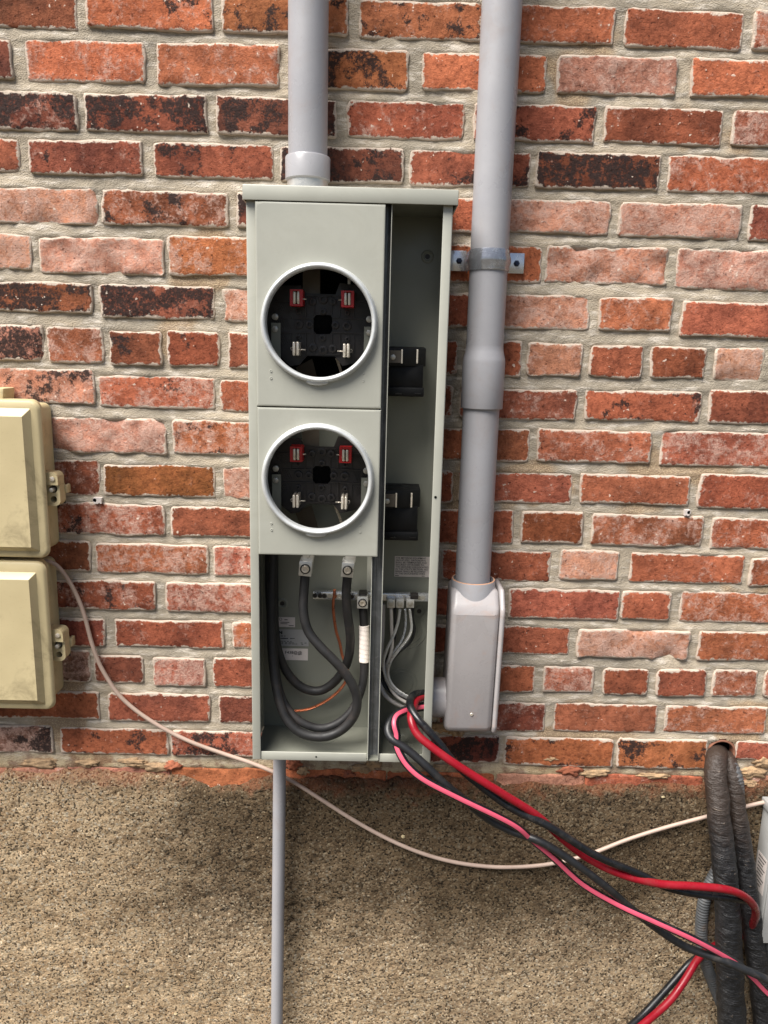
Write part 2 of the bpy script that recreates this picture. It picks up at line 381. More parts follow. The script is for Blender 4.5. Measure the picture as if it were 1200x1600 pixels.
# ------------------------------------------------------------------ brick wall
PAL = dict(O=(210, 128, 88), R=(180, 108, 80), D=(148, 87, 67), M=(118, 71, 59), P=(216, 156, 128), B=(154, 95, 60), G=(138, 112, 100))
ROWS = [  # per course: top line, bottom line (photo points), bricks (left, right, look)
 ([(60,-16),(650,2),(1070,17)], [(60,43),(230,45),(450,52),(650,60),(870,67),(1070,75)],
  '-70,118,Me1 136,332,Ok3e4 347,543,Ok4e1 562,753,Ok4e2 770,959,Oe3 978,1162,Re2 1178,1370,Re6'),
 ([(10,62),(130,64),(340,69),(560,78),(760,85),(960,88),(1150,94)], [(10,123),(130,126),(340,133),(560,140),(760,142),(960,147),(1150,151)],
  '-170,18,Me1 40,225,Oe4 246,436,Oe4 455,638,Ok5 660,853,Oe1 871,1057,Pe5 1081,1280,Oe2'),
 ([(60,145),(230,149),(430,154),(630,159),(840,165),(1040,169),(1180,173)], [(60,203),(230,206),(430,212),(630,215),(840,221),(1040,225),(1180,228)],
  '-70,120,Mk6e4 133,322,Dk5e1 339,525,Mk6 543,725,Re3 741,930,Rk3 945,1128,De2k1 1145,1330,Re6'),
 ([(10,218),(130,220),(330,225),(530,231),(730,236),(930,240),(1130,245)], [(10,268),(130,272),(330,278),(530,284),(730,290),(930,295),(1130,301)],
  '-150,29,Re1 46,221,Dk3e2 241,427,Dk4e1 438,630,Mk6e1 641,828,Rk2e1 838,1030,Dk6e2 1045,1240,Re4'),
 ([(60,294),(250,299),(460,304),(660,309),(860,314),(1060,319),(1180,322)], [(60,349),(250,352),(460,356),(660,361),(860,364),(1060,371),(1180,376)],
  '-45,151,Pe7 160,355,Dk5e5 371,560,Mk5 575,745,Rk2 765,953,Pe6 968,1157,Pe7 1172,1360,De3'),
 ([(20,367),(160,373),(350,371),(560,378),(750,384),(950,387),(1130,391)], [(20,419),(160,428),(350,431),(560,436),(750,440),(950,443),(1130,452)],
  '-140,48,Pe9 62,255,Pe7 264,450,Oe4 465,640,Re1 655,846,Ok2 853,1043,Pe7 1057,1250,Pe8'),
 ([(60,442),(245,447),(440,453),(640,458),(840,461),(990,466),(1130,473)], [(60,487),(245,497),(440,503),(640,509),(840,513),(990,516),(1130,526)],
  '-30,144,Dk7e1 157,335,Dk6e2 349,540,Pe6 550,738,Rk2 752,920,Pe6 937,1050,Oe4 1066,1260,Re1'),
 ([(30,509),(115,512),(210,518),(300,519),(400,521),(670,531),(770,533),(866,537),(963,540),(1060,543),(1155,544)], [(30,562),(115,566),(210,570),(300,572),(400,575),(670,584),(770,588),(866,588),(963,590),(1060,591),(1155,594)],
  '-20,67,Pk6e4 74,160,Re5 172,252,Dk3e1 262,342,Dk1 357,440,De1 452,535,R 545,622,R 632,714,Rk1 733,814,Re1 824,908,Pe4 923,1003,Re1 1017,1102,De2 1117,1193,Pe8 1207,1290,Re2'),
 ([(60,577),(245,589),(440,595),(620,602),(810,609),(1005,612),(1180,612)], [(60,629),(245,637),(440,643),(620,649),(810,655),(1005,658),(1180,662)],
  '-40,146,Pk5e5 155,335,Re5k1 345,530,Re3 540,705,R 719,900,De3 915,1095,Rk3e2 1109,1300,De1'),
 ([(0,650),(170,654),(360,659),(550,665),(740,670),(930,674),(1130,676)], [(0,702),(170,707),(360,711),(550,715),(740,719),(930,722),(1130,728)],
  '-120,62,Pe4 75,258,Pe8 270,455,Rk3e6 465,640,R 650,827,Re1 840,1017,Re4k1 1034,1230,Re5'),
 ([(70,718),(250,728),(440,733),(620,736),(800,739),(990,743),(1180,743)], [(70,773),(250,775),(440,780),(620,783),(800,786),(990,787),(1180,795)],
  '-20,155,De5 163,335,B 348,530,Pe6 545,707,Re1 718,893,Re2 907,1077,Re2 1092,1290,De3'),
 ([(0,783),(170,788),(360,794),(540,796),(710,797),(860,800),(1010,806),(1180,812)], [(0,830),(170,835),(360,839),(540,844),(710,848),(860,848),(1010,852),(1180,858)],
  '-110,55,Re2 70,257,De6k2 268,450,Dk1e1 460,615,R 625,802,Re1 815,910,Be2 925,1098,Re5 1112,1300,Re4'),
 ([(60,844),(240,851),(420,855),(600,858),(775,861),(920,861),(1075,867),(1240,873)], [(60,890),(240,896),(420,901),(600,905),(775,907),(920,906),(1075,911),(1240,916)],
  '-35,141,De1 151,325,Re6 334,510,Re6 525,680,R 690,860,Re2 876,965,Pe6 985,1163,Re2 1172,1350,Re4'),
 ([(0,905),(150,908),(350,912),(530,915),(690,918),(880,922),(1010,925),(1160,927)], [(0,948),(150,951),(350,957),(530,960),(690,963),(880,967),(1010,968),(1160,973)],
  '-120,45,Re1 60,243,Dk3e4 260,450,Re7 465,585,R 600,782,R 796,967,Re1 972,1047,Re1 1063,1260,Re5'),
 ([(70,966),(265,970),(450,975),(630,976),(800,979),(990,985),(1180,988)], [(70,1008),(265,1011),(450,1015),(630,1019),(800,1022),(990,1028),(1180,1032)],
  '-20,162,De1 180,348,De2 363,540,Re6 555,700,R 715,890,Re1 903,1076,Pe8 1092,1290,Re3'),
 ([(100,1017),(185,1025),(280,1029),(370,1029),(550,1034),(800,1041),(888,1043),(977,1046),(1065,1047),(1150,1048)], [(100,1064),(185,1066),(280,1071),(370,1074),(550,1077),(800,1082),(888,1081),(977,1085),(1065,1088),(1150,1088)],
  '-30,52,Re2 65,140,Ge6 148,223,De2 240,320,Re9 333,410,De1 424,500,R 515,590,R 605,680,R 695,748,R 762,835,Re1 850,927,Re7 943,1012,De1 1027,1102,De1 1115,1183,De5 1195,1270,Re6'),
 ([(70,1081),(250,1085),(430,1090),(600,1093),(770,1098),(945,1101),(1120,1105),(1290,1108)], [(70,1122),(250,1127),(430,1131),(600,1135),(770,1141),(945,1144),(1120,1146),(1290,1149)],
  '-15,155,Re1 170,328,De1 343,520,Mk2 535,672,R 685,851,De4 866,1026,Re2 1040,1197,Re4 1210,1380,Re4'),
 ([(0,1134),(180,1140),(360,1144),(560,1147),(720,1150),(870,1154),(1035,1156),(1230,1160)], [(0,1175),(180,1178),(360,1181),(560,1186),(720,1191),(870,1196),(1035,1200),(1230,1188)],
  '-90,82,Ge7k3 95,262,Rk3e1 268,450,Rk4e4 465,650,Re1 665,780,Dk5 788,958,Ok4e2 965,1104,Ok4e1 1150,1310,Re2'),
 ([(0,1200),(300,1201),(600,1205),(900,1212),(1200,1214)], [(0,1240),(600,1250),(1200,1255)],
  '-110,104,Pe3 107,266,Pe2 269,431,Oe1 434,602,Oe2 605,772,Oe1 775,911,Pe2 914,1097,Oe3 1152,1300,Pe4'),
]
def interp(l, x):
    xs = [p[0] for p in l]; ys = [p[1] for p in l]
    if x < xs[0]: return ys[0]+(x-xs[0])*.028
    if x > xs[-1]: return ys[-1]+(x-xs[-1])*.02
    return float(np.interp(x, xs, ys))
def parse(s):
    import re
    a, b, c = s.split(','); k = re.findall(r'k(\d)', c); e = re.findall(r'e(\d)', c)
    return int(a), int(b), c[0], int(k[0])/10 if k else 0, int(e[0])/10 if e else 0
XMIN, XMAX = -.93, 1.0
bricks = []                       # (course, x0, x1, z0, z1, look, char, pale)
for k, (T, B, S) in enumerate(ROWS):
    row = []
    for s in S.split():
        a, b, c, ch, pa = parse(s); m = (a+b)/2; yt, yb = interp(T, m), interp(B, m)
        row.append([k, at(a, (yt+yb)/2).x, at(b, (yt+yb)/2).x, at(m, yb).z, at(m, yt).z, c, ch, pa])
    head = k in (7, 15)
    L = .088 if head else .192
    while row[0][1] > XMIN:
        f = row[0]; x1 = f[1]-.017; row.insert(0, [k, x1-L, x1, f[3]+random.uniform(-.001, .001), f[4]+random.uniform(-.001, .001), random.choice('ORRD'), random.choice((0, 0, .3)), random.random()*.6])
    while row[-1][2] < XMAX:
        f = row[-1]; x0 = f[2]+.017; row.append([k, x0, x0+L, f[3]+random.uniform(-.001, .001), f[4]+random.uniform(-.001, .001), random.choice('ORRDP'), random.choice((0, 0, .2)), random.random()*.6])
    bricks.append(row)
for j in (1, 2):                  # courses above the picture
    row = []; x = XMIN-(.09 if j == 1 else .02); z = 2.062+.0725*j
    while x < XMAX:
        row.append([-j, x, x+.194, z-.001, z+.056, random.choice('ORRD'), random.choice((0, 0, .4)), random.random()*.5]); x += .211
    bricks.insert(0, row)

wall = thing('brick_wall', 'old red brick wall with pale mortar joints behind the meter box', 'wall', (0, 0, .77))

def brick_mesh(w, h, rough, sd):
    def axis(L, step):
        e = [0, .0016, .0045, .011]; n = max(2, int((L-.022)/step)); return np.array(e+[.011+(L-.022)*i/n for i in range(1, n)]+[L-x for x in e[::-1]])
    U = axis(w, .0105); V = axis(h, .009); nu, nv = len(U), len(V)
    uu, vv = np.meshgrid(U, V, indexing='ij')
    rim = np.minimum(np.minimum(uu, w-uu), np.minimum(vv, h-vv))
    # rounded, worn corners
    cr = .003+.006*rng01(sd)
    cx = np.clip(cr-np.minimum(uu, w-uu), 0, None); cz = np.clip(cr-np.minimum(vv, h-vv), 0, None)
    dd = np.hypot(cx, cz); k = np.where(dd > cr, cr/np.maximum(dd, 1e-6), 1)
    su = np.where(uu < w/2, 1, -1); sv = np.where(vv < h/2, 1, -1)
    X = np.where(cx > 0, np.where(uu < w/2, 0, w)+su*(cr-cx*k), uu); Z = np.where(cz > 0, np.where(vv < h/2, 0, h)+sv*(cr-cz*k), vv)
    fall = np.exp(-rim/.008)
    X = X+(fbm(uu*40, vv*40, sd, 3)*.0026+fbm(uu*170, vv*170, sd+3, 2)*.0016)*fall
    Z = Z+(fbm(uu*22, vv*40, sd+7, 3)*.0026+fbm(uu*170, vv*170, sd+9, 2)*.0016)*fall
    Y = np.where(rim < .001, .0016, np.where(rim < .003, .0004, 0))
    Y = Y+fbm(uu*30, vv*30, sd+11, 4)*(.0006+.0026*rough)+fbm(uu*120, vv*120, sd+13, 2)*(.0003+.0011*rough)
    chip = np.clip(fbm(uu*26, vv*26, sd+17, 2)-.32, 0, 1)*.012*(.4+rough); Y = Y+chip*np.exp(-rim/.014)
    vs = np.stack([X-w/2, Y, Z-h/2], -1).reshape(-1, 3)
    idx = np.arange(nu*nv).reshape(nu, nv)
    f = np.stack([idx[:-1, :-1], idx[1:, :-1], idx[1:, 1:], idx[:-1, 1:]], -1).reshape(-1, 4)
    bd = list(idx[:, 0])+list(idx[-1, 1:])+list(idx[-2::-1, -1])+list(idx[0, -2:0:-1]); nb = len(bd)
    back = vs[bd].copy(); back[:, 1] = .022
    vs = np.vstack([vs, back]); b0 = nu*nv
    side = np.array([[bd[i], b0+i, b0+(i+1) % nb, bd[(i+1) % nb]] for i in range(nb)])
    me = bpy.data.meshes.new('brick'); me.from_pydata(vs.tolist(), [], np.vstack([f, side]).tolist())
    a = me.attributes.new('rim', 'FLOAT', 'POINT'); r = np.zeros(len(vs)); r[:b0] = rim.reshape(-1)*1000
    a.data.foreach_set('value', r.astype(np.float32)); return me
def rng01(s): return (math.sin(s*12.9898)*43758.5453) % 1

sd = 0
for row in bricks:
    for (k, x0, x1, z0, z1, c, ch, pa) in row:
        sd += 1; rough = {'P': 1.25, 'O': .45, 'G': .8}.get(c, .15)*(.6+.8*random.random())+pa*.25
        x0 -= .0010; x1 += .0010; z0 -= .0010; z1 += .0012; me = brick_mesh(x1-x0, z1-z0, 1.1 if k == 18 else rough, sd*1.37); me.shade_smooth()
        if k == 18: me.attributes['rim'].data.foreach_set('value', np.full(len(me.vertices), 60, np.float32))
        prot = random.uniform(-.0012, .0022)
        loc = Vector(((x0+x1)/2, -prot, (z0+z1)/2))
        o = bpy.data.objects.new('brick', me); COL.objects.link(o); me.materials.append(M['brick'])
        o.parent = wall; o.location = loc-wall.location
        o.rotation_euler = (random.gauss(0, .006), random.gauss(0, .004)-.001, random.gauss(0, .005))
        rgb = PAL[c]; v = random.uniform(.92, 1.08); j = [random.uniform(-5, 5) for _ in rgb]
        o.color = (*lin(tuple(max(0, min(255, q*v+d)) for q, d in zip(rgb, j))), 1)
        o['char'] = ch; o['pale'] = pa

# mortar: one recessed sheet, struck joints (deep under the upper brick, flush on the lower)
ST = .0035
gx = np.arange(XMIN-.1, XMAX+.1, ST); gz = np.arange(.715, 2.28, ST); nx, nz = len(gx), len(gz)
Hm = np.full((nx, nz), -.0030); inb = np.full((nx, nz), -1.0)
allr = sorted(bricks, key=lambda r: -r[0][4])
curve = []
for row in allr:
    c = [(b[1]+b[2])/2 for b in row]
    curve.append((np.interp(gx, c, [b[4] for b in row]), np.interp(gx, c, [b[3] for b in row])))
for i in range(len(allr)-1):
    zb = curve[i][1][:, None]; zt = curve[i+1][0][:, None]; u = (zb-gz[None, :])/(zb-zt)
    m = (u >= 0) & (u <= 1); Hm = np.where(m, -.0050+np.clip(u, 0, 1)**.8*.0042, Hm)
for row in allr:
    for b in row:
        ix = (gx > b[1]) & (gx < b[2]); iz = (gz > b[3]) & (gz < b[4])
        if not ix.any() or not iz.any(): continue
        dist = np.minimum(np.minimum(gx[ix]-b[1], b[2]-gx[ix])[:, None], np.minimum(gz[iz]-b[3], b[4]-gz[iz])[None, :])
        inb[np.ix_(ix, iz)] = np.maximum(inb[np.ix_(ix, iz)], dist)
Hm = np.where(inb > .004, -.009, Hm)
for _ in range(2):
    Hp = np.pad(Hm, 1, mode='edge'); Hm = (Hp[:-2, 1:-1]+Hp[2:, 1:-1]+Hp[1:-1, :-2]+Hp[1:-1, 2:]+2*Hp[1:-1, 1:-1])/6
XX, ZZ = np.meshgrid(gx, gz, indexing='ij')
Hm += fbm(XX*24, ZZ*44, 31, 4)*.0018+fbm(XX*120, ZZ*150, 37, 2)*.0008
HOLE = at(1127, 1178); hr = .027
hole = np.hypot(XX-HOLE.x, ZZ-HOLE.z) < hr
vs = np.stack([XX, -Hm, ZZ], -1).reshape(-1, 3); idx = np.arange(nx*nz).reshape(nx, nz)
keep = (inb < .012) & ~hole
fk = keep[:-1, :-1] & keep[1:, :-1] & keep[1:, 1:] & keep[:-1, 1:]
fa = np.stack([idx[:-1, :-1], idx[1:, :-1], idx[1:, 1:], idx[:-1, 1:]], -1)[fk]
used = np.unique(fa); remap = np.zeros(nx*nz, int); remap[used] = np.arange(len(used))
me = bpy.data.meshes.new('mortar'); me.from_pydata(vs[used].tolist(), [], remap[fa].tolist()); me.shade_smooth()
obj('mortar', me, M['mortar'], wall)
bm = NB(); box(bm, XMIN-.1, XMAX+.1, -.25, -.024, .0, 2.28); obj('wall_core', bm, M['mortar'], wall)

# sleeve of the hole the pipes come through
bm = NB(); lathe(bm, HOLE+Vector((0, .0235, 0)), (0, -1, 0), [(.0245, 0), (.0245, .0235), (.0265, .0237), (.0300, .018), (.0300, 0)], 40); obj('hole_sleeve', bm, M['sleeve'], wall, True)
bm = NB(); lathe(bm, HOLE+Vector((0, .0215, 0)), (0, -1, 0), [(0, 0), (.0252, 0)], 40); obj('hole_backing', bm, M['hole'], wall)

def lump(name, px, py, d, rx, ry, rz, mat, parent, sd, rg=.72, sub=4):
    bm = NB(); bmesh.ops.create_icosphere(bm, subdivisions=sub, radius=1); c = at(px, py, d)
    for v in bm.verts:
        n = float(fbm(v.co.x*2.2+sd, v.co.z*2.2+v.co.y*1.3, sd, 5, .62))
        v.co = Vector((v.co.x*rx, v.co.y*ry, v.co.z*rz))*(1+rg*n)+c
    return obj(name, bm, mat, parent, True)
for i, (px, py, rx, rz, m) in enumerate([(456,1192,.020,.014,'redlump'),(474,1204,.012,.010,'lump'),(566,1200,.022,.012,'lump'),(585,1190,.014,.014,'lump'),(545,1208,.012,.006,'redlump'),
        (892,1203,.022,.012,'redlump'),(930,1208,.030,.008,'lump'),(862,1185,.016,.007,'lump'),(1172,1208,.026,.012,'lump'),(1192,1190,.022,.012,'lump'),(1168,1222,.020,.008,'lump'),
        (240,1198,.030,.010,'lump'),(205,1190,.026,.007,'lump'),(270,1196,.016,.010,'redlump'),(140,1192,.024,.008,'lump'),(60,1192,.040,.010,'lump'),(1020,1212,.030,.006,'lump'),(700,1198,.03,.006,'lump'),(690,1135,.022,.012,'lump'),(715,1142,.016,.01,'lump')]):
    lump('mortar_lump' if m == 'lump' else 'brick_fragment', px, py, -.003, rx, .0075, rz, M[m], wall, i*3.1+1)

# ------------------------------------------------------------------ concrete foundation
cx = np.arange(XMIN-.1, XMAX+.1, .0042); nzc = 190
topz = np.interp(cx, [at(p, 1220).x for p in (-200, 0, 280, 330, 430, 600, 760, 900, 1100, 1300)],
                 [at(p, q).z for p, q in ((-200, 1208), (0, 1208), (225, 1212), (330, 1232), (430, 1216), (600, 1222), (760, 1225), (900, 1230), (1100, 1226), (1300, 1228))])
topz = topz+fbm(cx*9, cx*0, 51, 5, .62)*.018+.007+fbm(cx*90, cx*0+3, 53, 3)*.004
t = np.linspace(0, 1, nzc)**.92
CX = np.repeat(cx[:, None], nzc, 1); CZ = -.05+t[None, :]*(topz[:, None]+.05)
ed = (topz[:, None]-CZ)
D = .006+.006*(1-np.exp(-ed/.05))+fbm(CX*6, CZ*6, 61, 4)*.004+fbm(CX*70, CZ*70, 63, 3)*.0009+fbm(CX*130, CZ*130, 65, 2)*.0012
# old board-mark ledges
D += .0016*np.tanh(fbm(CX*2.0, CZ*9, 67, 2)*4)+np.clip(fbm(CX*75, CZ*75, 71, 3)-.34, 0, 1)*-.010
D = np.where(ed < .012, D-.006*(1-ed/.012), D)
vs = np.stack([CX, -D, CZ], -1).reshape(-1, 3); n1 = len(cx); idx = np.arange(n1*nzc).reshape(n1, nzc)
fa = np.stack([idx[:-1, :-1], idx[1:, :-1], idx[1:, 1:], idx[:-1, 1:]], -1).reshape(-1, 4)
back = vs[idx[:, -1]].copy(); back[:, 1] = .02; vs = np.vstack([vs, back]); b0 = n1*nzc
tf = np.array([[idx[i, -1], idx[i+1, -1], b0+i+1, b0+i] for i in range(n1-1)])
me = bpy.data.meshes.new('face'); me.from_pydata(vs.tolist(), [], np.vstack([fa, tf]).tolist()); me.shade_smooth()
fnd = thing('concrete_foundation', 'weathered tan concrete foundation with exposed pebbles below the brick wall', 'foundation', (0, 0, 0))
obj('face', me, M['concrete'], fnd)
for i, (px, py, r, asp) in enumerate([(135,1407,.0075,1.25),(677,1404,.010,1.2),(630,1306,.0055,1),(345,1392,.004,1),(200,1422,.005,.8),(533,1356,.0065,1),(600,1540,.005,1),(728,1358,.005,1),(200,1540,.006,1),(275,1582,.006,.8),(960,1306,.004,1),(908,1322,.006,.8),(620,1380,.004,1),(1035,1244,.006,.5)]):
    lump('pebble', px, py, .006, r*.85, .005, r*asp*.85, M['lump'] if r > .012 else M['peb'], fnd, i*2.3+40, .3)

PM = [m_plain('pebble_stone', lin(*c), .75, 0, .15, 150, .3, 300) for c in ((196, 180, 150), (150, 128, 100), (112, 98, 82), (206, 196, 178), (172, 138, 100))]
for i in range(70):               # loose small stones showing in the face
    px, py = random.uniform(0, 1180), random.uniform(1262, 1596)
    lump('pebble', px, py, .0075, random.uniform(.0016, .0040), .0028, random.uniform(.0014, .0030), random.choice(PM), fnd, 90+i*1.7, .35, 2)

# ------------------------------------------------------------------ meter box
DF = .122; XL, XR, ZB, ZT = -.2025, .1015, .868, 1.772
DX0, DX1 = -.0068, .0125
mb = thing('meter_box', 'pale grey two-gang electric meter box with open sockets on brick wall', 'meter box', (XL/2+XR/2, 0, ZB))
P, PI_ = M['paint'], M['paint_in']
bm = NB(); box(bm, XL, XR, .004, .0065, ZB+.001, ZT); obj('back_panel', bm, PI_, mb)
for s, x in ((1, XL), (-1, XR)):
    bm = NB(); a, b = sorted((x, x+s*.0022)); box(bm, a, b, .0066, DF, ZB, ZT, .0009)
    a, b = sorted((x+s*.0005, x+s*.0142)); box(bm, a, b, DF-.0025, DF+.0006, ZB+.0005, ZT, .0012, 3)
    o = obj('side_wall', bm, P, mb, 40)
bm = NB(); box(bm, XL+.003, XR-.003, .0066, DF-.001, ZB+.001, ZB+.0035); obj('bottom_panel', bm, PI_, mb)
for a, b in ((XL+.0146, DX0-.0012), (DX1+.0012, XR-.0146)):
    bm = NB(); box(bm, a, b, DF-.0035, DF-.0008, ZB-.0005, ZB+.0145, .0009, 2)
    if a < -.1: pass
    o = obj('bottom_lip', bm, P, mb, 40)
    if a < -.1:
        c = at(494, 1183, DF); bm = NB(); cyl(bm, Vector((c.x, -(DF-.0009), c.z)), (0, -1, 0), .0016, .0004, 14); obj('lip_hole', bm, M['hole'], o)
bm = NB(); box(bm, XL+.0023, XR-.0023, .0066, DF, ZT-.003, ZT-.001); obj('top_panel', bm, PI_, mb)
# rain cap
bm = NB(); za, zb = 1.7662, 1.7876; xa, xb = -.2062, .1082
box(bm, xa, xb, .001, .1305, zb-.003, zb, .0012); box(bm, xa+.0002, xb-.0002, .1283, .1309, za, zb-.0005, .0011)
box(bm, xa, xa+.002, .004, .130, za, zb-.001); box(bm, xb-.002, xb, .004, .130, za, zb-.001)
obj('rain_cap', bm, P, mb, 40)
# dividing channel between the two compartments
bm = NB(); box(bm, DX0, DX0+.0013, .0066, DF+.0015, ZB+.004, ZT-.0035, .0004); box(bm, DX1-.0013, DX1, .0066, DF+.0015, ZB+.004, ZT-.0035, .0004)
obj('divider_edge', bm, P, mb)
bm = NB()
prof = [(DX0+.0014, DF), (DX0+.0016, DF-.012), (DX0+.0035, DF-.0165), ((DX0+DX1)/2-.001, DF-.0185), ((DX0+DX1)/2, DF-.0165), ((DX0+DX1)/2+.001, DF-.0185), (DX1-.0035, DF-.0165), (DX1-.0016, DF-.012), (DX1-.0014, DF)]
lo = [bm.verts.new((x, -d, ZB+.0006)) for x, d in prof]; hi = [bm.verts.new((x, -d, ZT-.004)) for x, d in prof]
for i in range(len(prof)-1): bm.faces.new((lo[i], lo[i+1], hi[i+1], hi[i]))
obj('divider_channel', bm, M['channel'], mb, True)

# covers with their sealing rings
def meter_cover(x0, x1, z0, z1, cx, cz):
    n = 96; rh = .0795
    ang = sorted(set([2*math.pi*i/n for i in range(n)]+[math.atan2(z-cz, x-cx) % (2*math.pi) for x in (x0, x1) for z in (z0, z1)]))
    def rect(a, ins):
        c, s = math.cos(a), math.sin(a); t = min(((x1-ins-cx)/c if c > 1e-9 else (x0+ins-cx)/c if c < -1e-9 else 9), ((z1-ins-cz)/s if s > 1e-9 else (z0+ins-cz)/s if s < -1e-9 else 9))
        return cx+c*t, cz+s*t
    bm = NB(); loops = []
    for kind, d in ((0, .1235), (0, .1285), (.0009, .1301), (.0024, .1306), (.0034, .1306), (None, .1306), (None, .124)):
        l = []
        for a in ang:
            x, z = (cx+rh*math.cos(a), cz+rh*math.sin(a)) if kind is None else rect(a, kind)
            l.append(bm.verts.new((x, -d, z)))
        loops.append(l)
    for a, b in zip(loops[:-1], loops[1:]):
        for i in range(len(ang)):
            j = (i+1) % len(ang)
            bm.faces.new((a[i], a[j], b[j], b[i]))
    bmesh.ops.remove_doubles(bm, verts=bm.verts[:], dist=1e-6)
    cov = obj('meter_cover', bm, P, mb, 30)
    bm = NB(); lathe(bm, Vector((cx, -.1300, cz)), (0, -1, 0), [(.0793, -.005), (.0790, .006), (.0795, .0092), (.0812, .0115), (.0836, .0122), (.0856, .0108), (.0868, .0078), (.0871, .004), (.0878, .0012), (.0885, .0004)], 96)
    rg = obj('sealing_ring', bm, M['ring'], cov, True)
    bm = NB()
    for i in range(13):
        pass
    lathe(bm, Vector((cx-.002, -.1308, cz-.0885)), (0, -1, 0), [(0, .0075), (.013, .0073), (.0165, .0055), (.0175, 0)], 32)
    for v in bm.verts: v.co.z = cz-.0868+(v.co.z-(cz-.0885))*.28
    obj('ring_tab', bm, M['ring'], cov, True)
    for sx, sz in ((-.073, -.072), (-.0728, -.0825), (.0675, -.0715), (.0675, -.083)):
        bm = NB(); lathe(bm, Vector((cx+sx, -.1306, cz+sz)), (0, -1, 0), [(.0021, .0001), (.0017, .0009), (.0010, .0002), (0, -.0001)], 14); obj('rivet_dimple', bm, P, cov, True)
    return cov
CX1 = -.0932; zmid = at(500, 637.5, .13).z; zlow = at(500, 868.5, .13).z
meter_cover(-.1882, .0028, zmid+.0008, 1.7650, CX1, 1.5935)
meter_cover(-.1878, .0030, zlow, zmid-.0010, CX1-.0005, 1.3560)

